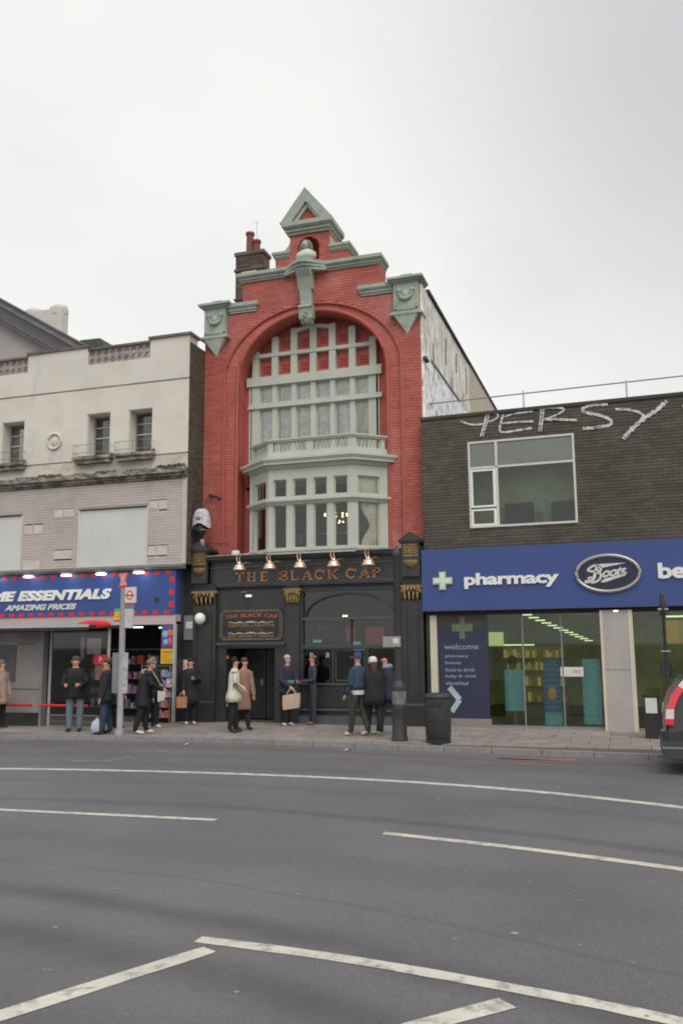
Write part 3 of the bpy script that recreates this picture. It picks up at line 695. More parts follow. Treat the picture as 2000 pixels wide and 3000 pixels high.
for d, z0, z1 in ((.02, 4.26, 4.33), (.05, 4.33, 4.40)): bay_slab(mb, d, z0, z1)
obj('bay_sill', mb, SAGE, bayo)
mb = MB()
for d, z0, z1 in ((.03, 5.52, 5.56), (.06, 5.56, 5.60), (.10, 5.60, 5.66), (0, 5.66, 5.72)): bay_slab(mb, d, z0, z1, inner=-.12)
obj('transom', mb, SAGE, bayo)
def seg(k):
    A, B = Vector(FP[k]), Vector(FP[k + 1]); d = (B - A); l = d.length; d.normalize(); return A, d, Vector((d.y, -d.x)), l
def seg_box(mb, k, t0, t1, d0, d1, z0, z1):
    A, d, n_, l = seg(k); P = [A + d * t0 + n_ * d1, A + d * t1 + n_ * d1, A + d * t1 + n_ * d0, A + d * t0 + n_ * d0]
    mb.prism_h([tuple(p) for p in P], z0, z1)
mb = MB(); panes = []
for k in range(3):
    l = seg(k)[3]
    posts = {0: [(0, .17), (l - .15, l)], 1: [(0, .13), (.49, .67), (1.04, 1.22), (1.58, 1.76), (l - .13, l)], 2: [(0, .15), (l - .17, l)]}[k]
    for a, b in posts:
        for z0, z1 in ((4.40, 5.52), (5.72, 6.18)): seg_box(mb, k, a, b, -.12, .005 if b - a > .19 else 0, z0, z1)
    for (a, b) in zip(posts, posts[1:]): panes.append((k, a[1], b[0]))
obj('mullion', mb, SAGE, bayo)
for k, a, b in panes:
    for z0, z1 in ((4.40, 5.52), (5.72, 6.18)):
        g = MB(); seg_box(g, k, a, b, -.075, -.07, z0, z1); obj('glass_pane', g, GBLK, bayo)
        s_ = MB(); seg_box(s_, k, a, a + .03, -.10, -.05, z0, z1); seg_box(s_, k, b - .03, b, -.10, -.05, z0, z1); seg_box(s_, k, a + .03, b - .03, -.10, -.05, z1 - .03, z1); seg_box(s_, k, a + .03, b - .03, -.10, -.05, z0, z0 + .03)
        obj('sash', s_, SAGE, bayo)
part('bay_return', bayo, SAGE, (1.22, 1.30, .02, .9, 4.26, 6.46), (4.93, 5.0, .02, .9, 4.26, 6.46)); part('bay_lining', bayo, ROOM, (1.30, 1.31, .03, 1.1, 4.3, 6.4), (4.92, 4.93, .03, 1.1, 4.3, 6.4))
# curtains in the canted sides
def drape(pts_top, z0, z1, tie, name='curtain'):
    mb = MB(); n = 20; vs = []
    (ax, ay), (bx, by) = pts_top
    for j in range(9):
        z = z1 + (z0 - z1) * j / 8; f = 1 - .55 * math.exp(-((z - tie) / .28) ** 2) if tie else 1
        for k in range(n + 1):
            u = k / n; uu = 1 - (1 - u) * f
            w_ = .02 * math.sin(k * 1.7)
            vs.append((ax + (bx - ax) * uu + w_ * .5, ay + (by - ay) * uu + w_, z))
    mb.add(vs, [(j * (n + 1) + k, j * (n + 1) + k + 1, (j + 1) * (n + 1) + k + 1, (j + 1) * (n + 1) + k) for j in range(8) for k in range(n)], True)
    return obj(name, mb, CURT, bayo)
drape(((4.38, -.30), (4.72, .0)), 4.42, 5.5, 4.95); drape(((4.28, -.40), (4.76, .05)), 5.7, 6.17, None)
drape(((1.86, -.34), (1.40, .04)), 4.75, 5.5, None); drape(((2.0, -.46), (1.40, .04)), 5.72, 6.17, None)
# balustrade over the bay
mb = MB()
for d, z0, z1 in ((.03, 6.84, 6.90),): bay_slab(mb, d, z0, z1)
for d, z0, z1 in ((.03, 7.16, 7.20), (.06, 7.20, 7.24)): bay_slab(mb, d, z0, z1, inner=-.14)
bal = obj('balustrade', mb, SAGE, bayo)
mb = MB()
for k, a, b in ((0, .02, .12), (0, seg(0)[3] - .12, seg(0)[3]), (1, 0, .12), (1, 1.02, 1.22), (1, 2.13, 2.25), (2, 0, .12), (2, .80, .92)):
    seg_box(mb, k, a, b, -.12, .0, 6.90, 7.16)
obj('pedestal', mb, SAGE, bayo)
bm = mesh_of('baluster', MB().lathe((0, 0, 0), [(.030, 0), (.030, .03), (.016, .05), (.030, .11), (.024, .16), (.014, .20), (.028, .23), (.028, .26)], 8), SAGE)
for k, ts in ((0, [.2 + .11 * i for i in range(6)]), (1, [.17 + .105 * i for i in range(9)]), (1, [1.27 + .105 * i for i in range(9)]), (2, [.18 + .1 * i for i in range(7)])):
    A, d, n_, l = seg(k)
    for t in ts:
        if t < l - .1:
            p = A + d * t - n_ * .06; inst('baluster', bm, (p.x, p.y, 6.90), bayo)
# chandelier
chd = thing('chandelier', 'lit brass chandelier hanging inside the first floor bay window', 'chandelier', (3.45, .55, 5.2))
mb = MB(); mb.tube([(3.45, .55, 5.9), (3.45, .55, 5.3)], .012, 6)
for k in range(10):
    a = 2 * math.pi * k / 10; mb.tube([(3.45, .55, 5.28), (3.45 + .16 * math.cos(a), .55 + .16 * math.sin(a), 5.22), (3.45 + .30 * math.cos(a), .55 + .3 * math.sin(a), 5.34)], .008, 5)
obj('brass_frame', mb, GOLD, chd)
bl_ = MB()
for k in range(10):
    a = 2 * math.pi * k / 10; bl_.ball((3.45 + .30 * math.cos(a), .55 + .3 * math.sin(a), 5.37), .018, .018, .028, 6, 5)
for k in range(5):
    a = 2 * math.pi * k / 5 + .4; bl_.ball((3.5 + .14 * math.cos(a), .55 + .14 * math.sin(a), 5.18), .013, .013, .02, 6, 5)
obj('bulbs', bl_, glow('warm_bulb', (1, .62, .25), 9), chd)
part('panelled_interior', pub, mat('olive_room', (.075, .065, .045), .8, .3, 2), (.9, 5.0, 1.15, 1.19, 4.3, 6.2), (.9, 5, .5, 1.2, 6.17, 6.25), (.9, 5, .1, 1.2, 4.2, 4.28)); part('picture_frame', pub, GOLD, (1.9, 2.3, 1.10, 1.14, 4.7, 5.0)); part('dado', pub, OFFW, (1.5, 4.5, 1.12, 1.14, 4.95, 4.97))

# ------------------------------------------------------------------ pub ground floor
Y = -.35
sf = part('shopfront', pub, BLACK, (XL, XR, Y, .35, 3.57, 4.22), label='black painted pub shopfront with gilt lettering')
mb = MB()
for z0, z1, p in ((4.16, 4.20, .10), (4.20, 4.26, .18), (4.26, 4.29, .22)): mb.box(.24, 5.50, Y - p, .3, z0, z1)
mb.box(XL + .02, XR - .0, Y, .3, 4.22, 4.34)
obj('shopfront_cornice', mb, BLACK, pub); part('lead_flashing', pub, LEAD, (.26, 5.48, Y - .225, .0, 4.292, 4.305), (.26, 1.3, Y + .1, .0, 4.305, 4.34))
part('fascia_bead', pub, GREYP, (.28, 5.48, Y - .03, Y, 3.98, 4.01), (.28, 5.48, Y - .07, Y, 3.49, 3.54), (.28, 5.48, Y - .10, Y, 3.54, 3.57))
part('frieze', pub, BLACK2, (XL, XR, Y + .02, .3, 3.40, 3.57))
# gilt fascia letters with slab serifs
FY = Y - .005
def slab_letter(ch_, x, w_, z0=3.61, z1=3.86, mt=GOLDL):
    mb = MB(); t = .055; sfh = .028; T = .02
    def st(a, b, w=t): mb.strip([a, b], w, FY, T)
    def ser(xc, z, wd=.12): mb.box(xc - wd / 2, xc + wd / 2, FY - T - .001, FY, z, z + sfh)
    x1 = x + w_
    if ch_ == 'T': st((x + w_ / 2, z0), (x + w_ / 2, z1)); ser(x + w_ / 2, z0, .14); mb.box(x, x1, FY - T, FY, z1 - .04, z1); mb.box(x, x + .025, FY - T, FY, z1 - .08, z1 - .04); mb.box(x1 - .025, x1, FY - T, FY, z1 - .08, z1 - .04)
    if ch_ == 'H': [st((q, z0), (q, z1)) or ser(q, z0) or ser(q, z1 - sfh) for q in (x + .05, x1 - .05)]; mb.box(x + .05, x1 - .05, FY - T, FY, (z0 + z1) / 2 - .012, (z0 + z1) / 2 + .016)
    if ch_ == 'E':
        st((x + .05, z0), (x + .05, z1)); mb.box(x, x1, FY - T - .001, FY, z0, z0 + .035); mb.box(x, x1, FY - T - .001, FY, z1 - .035, z1); mb.box(x + .05, x1 - .06, FY - T - .001, FY, (z0 + z1) / 2 - .015, (z0 + z1) / 2 + .015)
        mb.box(x1 - .025, x1, FY - T - .002, FY, z0, z0 + .07); mb.box(x1 - .025, x1, FY - T - .002, FY, z1 - .07, z1)
    if ch_ == 'B':
        st((x + .05, z0), (x + .05, z1)); zm = (z0 + z1) / 2
        for a, b in ((z0, zm), (zm, z1)):
            r = (b - a) / 2; c = (a + b) / 2; pp = [(x, a + .014), (x1 - r - .02, a + .014)] + [(x1 - r - .02 + (r + .0) * math.sin(math.pi * k / 6), c - (r - .014) * math.cos(math.pi * k / 6)) for k in range(7)] + [(x, b - .014)]
            mb.strip(pp, .034, FY, T)
    if ch_ == 'L': st((x + .05, z0), (x + .05, z1)); ser(x + .05, z1 - sfh); mb.box(x, x1, FY - T - .001, FY, z0, z0 + .035); mb.box(x1 - .025, x1, FY - T - .002, FY, z0, z0 + .09)
    if ch_ == 'A': st((x + .03, z0), (x + w_ / 2, z1), .03); st((x1 - .04, z0), (x + w_ / 2, z1), .06); mb.box(x + .07, x1 - .07, FY - T, FY, z0 + .07, z0 + .10); ser(x + .03, z0, .1); ser(x1 - .04, z0, .12)
    if ch_ == 'C':
        c = ((x + x1) / 2, (z0 + z1) / 2); pp = [(c[0] + (w_ / 2 - .02) * math.cos(a), c[1] + (.125 - .02) * math.sin(a)) for a in [rad(40 + 280 * k / 14) for k in range(15)]]
        mb.strip(pp, .05, FY, T); mb.box(x1 - .03, x1, FY - T, FY, z1 - .10, z1)
    if ch_ == 'K': st((x + .05, z0), (x + .05, z1)); ser(x + .05, z0); ser(x + .05, z1 - sfh); st((x + .06, z0 + .09), (x1 - .03, z1), .03); st((x + .10, z0 + .13), (x1 - .03, z0), .055); ser(x1 - .04, z0, .1); ser(x1 - .03, z1 - sfh, .1)
    if ch_ == 'P':
        st((x + .05, z0), (x + .05, z1)); ser(x + .05, z0, .13); zm = (z0 + z1) / 2; r = (z1 - zm) / 2; c = (z1 + zm) / 2
        mb.strip([(x, zm + .014), (x1 - r - .02, zm + .014)] + [(x1 - r - .02 + r * math.sin(math.pi * k / 6), c - (r - .014) * math.cos(math.pi * k / 6)) for k in range(7)] + [(x, z1 - .014)], .034, FY, T)
    obj('gilt_letter', mb, mt, pub, label='gilt letter ' + ch_)
for ch_, x, w_ in (('T', 1.00, .25), ('H', 1.33, .26), ('E', 1.70, .22), ('B', 2.20, .26), ('L', 2.53, .24), ('A', 2.84, .28), ('C', 3.18, .26), ('K', 3.52, .28), ('C', 4.0, .27), ('A', 4.34, .29), ('P', 4.68, .22)):
    slab_letter(ch_, x, w_)
# pilasters, consoles, capitals
for x0, x1 in ((XL, .50), (5.44, XR)):
    p = part('pilaster', pub, BLACK, (x0, x1, Y - .10, Y, .08, 3.05)); part('pilaster_base', p, BLACK2, (x0 - .0, x1 + .0, Y - .16, Y - .1, .08, .55)); 
    part('pilaster_moulding', p, GREYP, (x0, x1, Y - .17, Y - .1, .55, .60))
    part('pilaster_panel', p, BLACK2, (x0 + .1, x0 + .13, Y - .112, Y - .1, .8, 2.9), (x1 - .13, x1 - .1, Y - .112, Y - .1, .8, 2.9))
part('pilaster', pub, BLACK, (2.44, 2.78, Y - .06, Y, .08, 3.05))
def volute_cap(xc, w_, mt=GOLD, y=Y - .12):
    mb = MB(); mb.box(xc - w_ * .36, xc + w_ * .36, y, Y, 3.05, 3.22); mb.box(xc - w_ * .5, xc + w_ * .5, y - .03, Y, 3.34, 3.40)
    for s_ in (-1, 1):
        for q in range(2):
            mb.tube([(xc + s_ * (w_ * .30 + .07 * math.cos(t) * (1 - t / 9)), y - .02 - q * .03, 3.27 - q * .05 + .055 * math.sin(t) * (1 - t / 9)) for t in [k * .7 for k in range(9)]], .018, 5)
    for k in range(5): mb.ball((xc + (k - 2) * w_ * .15, y - .03, 3.30), .035, .03, .05, 6, 5)
    for k in range(4): mb.tube([(xc + (k - 1.5) * w_ * .17, y - .01, 3.06), (xc + (k - 1.5) * w_ * .18, y - .035, 3.16), (xc + (k - 1.5) * w_ * .19, y - .02, 3.24)], [.03, .035, .02], 6)
    return obj('gilt_capital', mb, mt, pub)
volute_cap(.17, .72); volute_cap(2.62, .46); volute_cap(5.68, .58)
part('capital_block', pub, BLACK2, (XL, .5, Y - .12, Y, 3.05, 3.57), (2.44, 2.78, Y - .07, Y, 3.05, 3.49), (5.44, XR, Y - .12, Y, 3.05, 3.57))
for xc in (.05, 5.70):
    b = part('console', pub, BLACK, (xc - .22, xc + .22, Y - .20, Y, 3.60, 4.42)); mb = MB()
    mb.prism([(xc - .30, 4.46), (xc + .30, 4.46), (xc, 4.68)], Y - .30, .1); mb.box(xc - .28, xc + .28, Y - .28, .1, 4.42, 4.46); obj('console_pediment', mb, BLACK, b)
    mb = MB()
    for k in range(4): mb.tube([(xc - .17, Y - .22, 4.16 + k * .06), (xc - .05, Y - .24, 4.19 + k * .06), (xc + .06, Y - .22, 4.15 + k * .06), (xc + .17, Y - .24, 4.18 + k * .06)], .022, 6)
    mb.box(xc - .18, xc + .18, Y - .215, Y - .2, 4.08, 4.40)
    obj('gilt_carving', mb, GOLD, b)
    mb = MB(); mb.lathe((xc, Y - .20, 3.80), [(.02, 0), (.10, .03), (.16, .08), (.19, .15), (.19, .19)], 14, sy=.6); obj('gilt_cup', mb, GOLD, b)
part('console_block', pub, BLACK, (XL, .27, Y - .1, Y, 3.57, 4.2), (5.48, XR, Y - .1, Y, 3.57, 4.2))
# left half: sign panel over the door
part('door_surround', pub, BLACK, (.50, .76, Y, .3, .08, 3.4), (2.10, 2.44, Y, .3, .08, 3.4), (.76, 2.10, Y, .3, 1.92, 3.4))
part('door_lining', pub, BLACK2, (.76, 2.10, .75, .85, .08, 1.92), (.70, .76, .3, .8, .08, 1.95), (2.10, 2.16, .3, .8, .08, 1.95), (.76, 2.1, .3, .8, 1.92, 1.98))
for a in (.80, 1.45):
    d = part('door', pub, BLACK, (a, a + .62, .68, .74, .1, 1.88)); part('door_panel', d, BLACK2, (a + .08, a + .54, .665, .68, .9, 1.75), (a + .08, a + .54, .665, .68, .2, .75)); 
    part('door_plate', d, GOLD, (a + .48, a + .56, .655, .665, .95, 1.12))
part('door_hinge', pub, GOLD, (.775, .83, Y - .012, Y, .46, .54), (.775, .83, Y - .012, Y, 1.66, 1.74))
part('sign_shelf', pub, GREYP, (.50, 2.40, Y - .08, Y, 2.02, 2.06), (.52, 2.38, Y - .05, Y, 1.98, 2.02))
sgn = part('sign_board', pub, BLACK2, (.58, 2.32, Y - .03, Y, 2.12, 2.90))
def chamf(x0, x1, z0, z1, c): return [(x0 + c, z0), (x1 - c, z0), (x1, z0 + c), (x1, z1 - c), (x1 - c, z1), (x0 + c, z1), (x0, z1 - c), (x0, z0 + c), (x0 + c, z0)]
mb = MB(); mb.strip(chamf(.60, 2.30, 2.14, 2.88, .09), .014, Y - .03); mb.strip(chamf(.65, 2.25, 2.17, 2.85, .09), .009, Y - .03); obj('gilt_border', mb, mat('dull_gilt', (.26, .21, .13), .5), sgn)
SR = mat('sign_red', (.40, .09, .05), .6, .2, 8); SG = mat('sign_gold', (.26, .15, .08), .6, .2, 8); SW = mat('sign_cream', (.52, .47, .36), .6)
text('sign_lettering', 'THE BLACK CAP', .74, 2.19, 2.66, 2.76, Y - .03, SR, sgn, bold=.03, depth=.005, arc=.05, spacing=1.05)
text('sign_lettering', 'TRADITIONAL LONDON PUB', .80, 2.10, 2.46, 2.535, Y - .03, SG, sgn, bold=.02, depth=.004)
text('sign_lettering', 'CAMDEN TOWN', 1.10, 1.78, 2.36, 2.42, Y - .03, mat('sign_dim', (.13, .075, .045), .6), sgn, bold=.01, depth=.004)
text('sign_lettering', 'BEER GARDEN & TERRACE', .82, 2.08, 2.20, 2.265, Y - .03, SG, sgn, bold=.02, depth=.004)
mb = MB()
for zc in (2.585, 2.31):
    for s_ in (-1, 1):
        mb.strip([(1.45 + s_ * .62 * k / 8, zc + .018 * math.sin(k * 1.9) - .012 * k / 8) for k in range(9)], .016, Y - .03); mb.strip([(1.45 + s_ * .42 * k / 8, zc - .015 + .014 * math.sin(k * 2.3 + 1)) for k in range(9)], .013, Y - .03)
    mb.ball((1.45, Y - .035, zc), .05, .006, .025, 8, 5)
obj('scrollwork', mb, SW, sgn)
part('alarm_light', pub, BLACK2, (1.32, 1.36, Y - .12, Y, 3.28, 3.33)); part('security_light', pub, glow('cool_spot', (.8, .85, .9), 1.1), (1.36, 1.48, Y - .16, Y - .06, 3.22, 3.275)); part('small_bracket', pub, LEAD, (1.18, 1.34, Y - .05, Y, 3.345, 3.36))
# right half: windows
part('stall_riser', pub, BLACK, (2.78, 5.44, Y + .02, .3, .08, 1.02)); part('riser_moulding', pub, GREYP, (2.78, 5.44, Y - .03, Y + .02, 1.02, 1.06), (2.78, 5.44, Y - .06, Y + .02, .40, .44), (2.78, 5.44, Y - .09, Y + .02, .08, .28)) 
part('riser_panel', pub, BLACK2, (2.95, 4.0, Y, Y + .02, .5, .95), (4.15, 5.3, Y, Y + .02, .5, .95))
wf = part('shop_window', pub, BLACK, (2.78, 2.86, Y - .01, Y + .1, 1.06, 3.40), (5.36, 5.44, Y - .01, Y + .1, 1.06, 3.40), (2.86, 5.36, Y - .01, Y + .1, 3.32, 3.40))
part('window_rail', wf, GREYP, (2.86, 5.36, Y - .05, Y + .1, 2.61, 2.66), (2.86, 5.36, Y - .04, Y + .1, 1.95, 1.985), (2.86, 5.36, Y - .02, Y + .1, 1.90, 1.95))
part('glazing_bar', wf, BLACK, (4.09, 4.13, Y, Y + .1, 1.985, 2.61), (3.62, 3.67, Y, Y + .1, 1.06, 1.90), (4.5, 4.55, Y, Y + .1, 1.06, 1.9))
for x0, x1, z0, z1 in ((2.86, 5.36, 2.66, 3.32), (2.86, 4.09, 1.985, 2.61), (4.13, 5.36, 1.985, 2.61), (2.86, 3.62, 1.06, 1.9), (3.67, 4.5, 1.06, 1.9), (4.55, 5.36, 1.06, 1.9)):
    part('glass_pane', wf, GBLK, (x0, x1, Y + .06, Y + .066, z0, z1))
mb = MB(); mb.tube([(XC + 1.15 - 1.15 * math.cos(math.pi * k / 20), Y + .03, 2.7 + .55 * math.sin(math.pi * k / 20)) for k in range(21)], .025, 6); obj('arched_glazing_bar', mb, BLACK, wf)
part('gilt_frame', wf, mat('dim_gilt', (.14, .13, .08), .5), (3.70, 4.46, Y + .03, Y + .045, 1.12, 1.135), (3.70, 4.46, Y + .03, Y + .045, 1.845, 1.86), (3.70, 3.715, Y + .03, Y + .045, 1.135, 1.845), (4.445, 4.46, Y + .03, Y + .045, 1.135, 1.845))
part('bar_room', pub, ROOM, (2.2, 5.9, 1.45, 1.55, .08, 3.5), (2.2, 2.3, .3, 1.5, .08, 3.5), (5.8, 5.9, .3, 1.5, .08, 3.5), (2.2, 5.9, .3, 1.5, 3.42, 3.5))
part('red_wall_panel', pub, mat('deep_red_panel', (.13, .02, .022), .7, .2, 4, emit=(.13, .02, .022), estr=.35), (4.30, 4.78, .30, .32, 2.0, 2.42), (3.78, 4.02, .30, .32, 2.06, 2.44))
part('lamp_shade', pub, glow('dim_teal', (.10, .30, .26), .55), (2.92, 3.12, .2, .3, 2.05, 2.12), (3.98, 4.16, .2, .3, 1.99, 2.06), (4.0, 4.28, .2, .3, 1.84, 1.875))
part('candle_bulb', pub, glow('warm_spark', (1, .65, .3), 8), (3.86, 3.895, -.2, -.17, 2.685, 2.715), (3.93, 3.965, -.2, -.17, 2.685, 2.715))
part('optic_tube', pub, glow('pale_tube', (.55, .62, .6), .55), (2.95, 2.97, -.1, -.08, 1.62, 1.80), (3.0, 3.02, -.1, -.08, 1.62, 1.80), (3.38, 3.40, -.1, -.08, 1.68, 1.80), (3.43, 3.45, -.1, -.08, 1.68, 1.80), (5.2, 5.215, -.1, -.08, 1.6, 1.70), (5.25, 5.265, -.1, -.08, 1.6, 1.70))
text('etched_lettering', 'HOMES', 3.25, 3.72, 2.32, 2.46, Y + .055, mat('etched_glass', (.12, .12, .12), .5), wf, bold=.0, depth=.003, arc=.05)
# copper lamps: five alike
def copper_lamp(x, label):
    t = thing('picture_lamp', label, 'lamp', (x, Y - .55, 3.9), group='copper lamps over the pub lettering')
    mb = MB(); mb.lathe((x, -.82, 3.88), [(.165, 0), (.172, .02), (.145, .05), (.125, .11), (.09, .145), (.045, .165), (.04, .20)], 18)
    obj('shade', mb, COPPER, t)
    mb = MB()
    for s_ in (-1, 1): mb.tube([(x + s_ * .03, -.82, 4.02), (x + s_ * .04 - .05, -.80, 4.18), (x + s_ * .04 - .10, -.58, 4.31), (x + s_ * .04 - .10, -.40, 4.34)], .012, 6)
    obj('arm', mb, COPPER, t); obj('hook', MB().tube([(x + .03, -.80, 4.03), (x + .15, -.70, 4.08), (x + .20, -.55, 4.04)], .014, 6), GOLD, t)
for i, (x, lb) in enumerate(((1.32, 'polished copper lamp above the letters TH, nearest the round camera box'), (2.15, 'polished copper lamp above the gap before the letter B'), (2.96, 'polished copper lamp above the letters LA'),
                             (3.84, 'polished copper lamp above the letter K'), (4.72, 'polished copper lamp above the letter P, nearest the slim black pole'))): copper_lamp(x, lb)
g_ = thing('wall_globe_lamp', 'round white globe lamp on the left black pilaster of the pub', 'lamp', (.12, Y - .25, 2.6))
obj('globe', MB().ball((.14, Y - .28, 2.69), .14, .14, .15, 16, 10), mat('opal_globe', (.74, .74, .70), .4, .03, 3, emit=(.9, .9, .85), estr=.05), g_)
obj('bracket', MB().tube([(.14, Y - .1, 2.95), (.14, Y - .28, 2.93), (.14, Y - .28, 2.84)], .02, 6).box(.02, .26, Y - .34, Y - .22, 2.86, 2.88), BLACK, g_)
c_ = thing('security_camera', 'small white drum camera on the flashing above the pub fascia', 'camera', (1.0, Y, 4.31))
obj('drum', MB().lathe((1.02, Y - .05, 4.31), [(.10, 0), (.105, .02), (.105, .10), (.08, .12)], 14), OFFW, c_); obj('cable', MB().tube([(1.12, Y - .03, 4.32), (1.3, Y - .0, 4.33), (1.5, Y - .02, 4.40)], .012, 5), OFFW, c_)
# carved hanging sign: head in a pale cap
hs_ = thing('hanging_sign', 'hanging pub sign shaped as a dark head in a pale ribbed cap', 'sign', (.05, -.8, 4.5))
mb = MB(); n, mm = 22, 9; vs = []; cx_, cy_, cz_ = .10, -.55, 5.20
for j in range(mm + 1):
    p = math.pi / 2 * j / mm
    for k in range(n):
        t = 2 * math.pi * k / n; fr_ = max(0, -math.sin(t)); rib = 1 + .03 * math.cos(8 * t)
        zb = -.17 + .13 * fr_ ** 3
        z = zb + (.36 - zb) * math.sin(p); rr = (.27 - .04 * (1 - math.cos(p)) * 0) * math.cos(p) ** .55 * rib + .005
        vs.append((cx_ + rr * math.cos(t) * .95, cy_ + rr * math.sin(t) * .7, cz_ + z))
mb.add(vs, [(j * n + k, j * n + (k + 1) % n, (j + 1) * n + (k + 1) % n, (j + 1) * n + k) for j in range(mm) for k in range(n)], True)
cap_ = obj('cap', mb, mat('pale_lilac_stone', (.52, .51, .56), .8, .15, 9, dirt=(.25, .24, .26), dirt_amt=.7, dirt_scale=(9, 9, 14), dirt_lo=.48, dirt_hi=.62), hs_)
obj('cap_badge', MB().ball((.10, -.745, 5.29), .07, .012, .06, 10, 6), GOLD, cap_)
obj('face', MB().ball((.10, -.56, 5.03), .13, .14, .20, 12, 9).ball((.10, -.69, 5.02), .025, .03, .04, 6, 5), BLACK2, hs_)
obj('collar', MB().lathe((.10, -.56, 4.97), [(.10, 0), (.14, .02), (.12, .05)], 12), OFFW, hs_)
obj('neck', MB().tube([(.08, -.55, 4.96), (.05, -.52, 4.86), (.06, -.5, 4.60), (.06, -.5, 4.46)], [.12, .08, .06, .05], 10), BLACK2, hs_)
obj('figurine', MB().lathe((.10, -.5, 4.56), [(.07, 0), (.09, .03), (.06, .1), (.08, .16), (.05, .2)], 8), mat('mottled_figurine', (.35, .25, .25), .7, .4, 20), hs_)
obj('bracket_arm', MB().tube([(.16, -.48, 4.65), (.62, -.05, 4.66)], .012, 5), BLACK, hs_); obj('top_bracket', MB().tube([(.05, -.02, 6.02), (.5, -.25, 5.86)], .03, 6).tube([(.42, -.2, 5.88), (.43, -.22, 5.80)], [.05, .02], 6), BLACK, hs_); obj('hanger', MB().tube([(.10, -.5, 5.55), (.10, -.1, 5.98)], .015, 5), BLACK, hs_)

# ------------------------------------------------------------------ cream building on the left
lf = thing('cream_building', 'weathered cream rendered building with pierced parapet and blank white boards over its shop', 'building', (-4.5, -.85, 0))
LY, LX0, LX1 = -.85, -9.0, -.18
WINS = [(-3.30, -2.56), (-1.99, -1.26), (-6.12, -5.36), (-7.4, -6.7)]
def reg_left(z):
    o = [(LX0, LX1)]
    if 7.15 < z < 8.36:
        e = sorted(WINS); o = []; x = LX0
        for a, b in e: o.append((x, a)); x = b
        o.append((x, LX1))
    return o
mb = MB(); cuts = [6.60, 7.02, 7.15, 8.36, 9.05, 9.10, 9.77]
for a, b in ((6.60, 7.02), (7.02, 7.06), (7.06, 7.15), (7.15, 8.36), (8.36, 9.05), (9.05, 9.10), (9.10, 9.77)):
    rec = .03 if (a, b) in ((7.02, 7.06), (9.05, 9.10)) else 0
    for x0, x1 in reg_left((a + b) / 2):
        if a < 7: part('stained_band', lf, CREAMS, (x0, x1, LY + rec, -.45, a, b))
        elif rec: part('wall_groove', lf, CREAMG, (x0, x1, LY + rec, -.45, a, b))
        else: mb.box(x0, x1, LY + rec, -.45, a, b)
for x0, x1 in ((-1.38, LX1), (-5.34, -3.34)): mb.box(x0, x1, LY, -.4, 9.77, 10.28)
obj('render_wall', mb, CREAM, lf)
part('body', lf, SIDEB, (LX0, LX1 - .0, -.44, 2.3, 4.1, 9.8)) 
Ms = Matrix.Translation((LX1 - .004, 0, 0)) @ Matrix.Rotation(math.pi / 2, 4, 'Z')
bricks(lf, lambda z: [(LY + .02, 2.3)], 4.1, 10.1, M=Ms, face=-.014, single=0, mt=SIDEB, mort=MORT, depth=.02)
mb = MB(); 
for x0, x1, z in ((-1.42, LX1 + .06, 10.28), (-5.38, -3.30, 10.28)): mb.box(x0, x1, LY - .05, -.3, z, z + .07)
mb.box(-3.34, -1.38, LY - .02, -.5, 10.20, 10.26); mb.box(LX0, -5.34, LY - .02, -.5, 10.20, 10.26)
obj('coping', mb, mat('dark_coping', (.16, .13, .12), .9, .3, 4), lf)
# pierced screen blocks
def pierced(x0, x1):
    n = round((x1 - x0) / .215); w_ = (x1 - x0) / n
    hh = .215
    for r_ in range(2):
        for k in range(n):
            mb = MB(); a = x0 + k * w_; z = 9.77 + r_ * hh; t = .028; y0, y1 = LY + .04, LY + .14
            mb.box(a, a + t, y0, y1, z, z + hh); mb.box(a + w_ - t, a + w_ - .004, y0, y1, z, z + hh); mb.box(a + t, a + w_ - t, y0, y1, z, z + t); mb.box(a + t, a + w_ - t, y0, y1, z + hh - t, z + hh - .004)
            c = (a + w_ / 2, z + hh / 2); q = w_ / 2 - t
            for sx in (-1, 1):
                for sz in (-1, 1):
                    tri = [(c[0] + sx * q, c[1] + sz * q), (c[0] + sx * q, c[1] + sz * q * .25), (c[0] + sx * q * .45, c[1] + sz * q * .45), (c[0] + sx * q * .25, c[1] + sz * q)]
                    if sx * sz < 0: tri = tri[::-1]
                    mb.prism(tri[::-1], y0 + .01, y1 - .01)
            mb.strip([(c[0] + q * .42 * math.cos(v), c[1] + q * .42 * math.sin(v)) for v in [2 * math.pi * i / 8 for i in range(9)]], .02, y0 + .06, .04)
            obj('screen_block', mb, SCRM, lf)
SCRM = mat('dirty_screen_block', (.36, .32, .30), .9, .2, 8)
pierced(-3.34, -1.38); pierced(-9.0 + .07, -5.34)
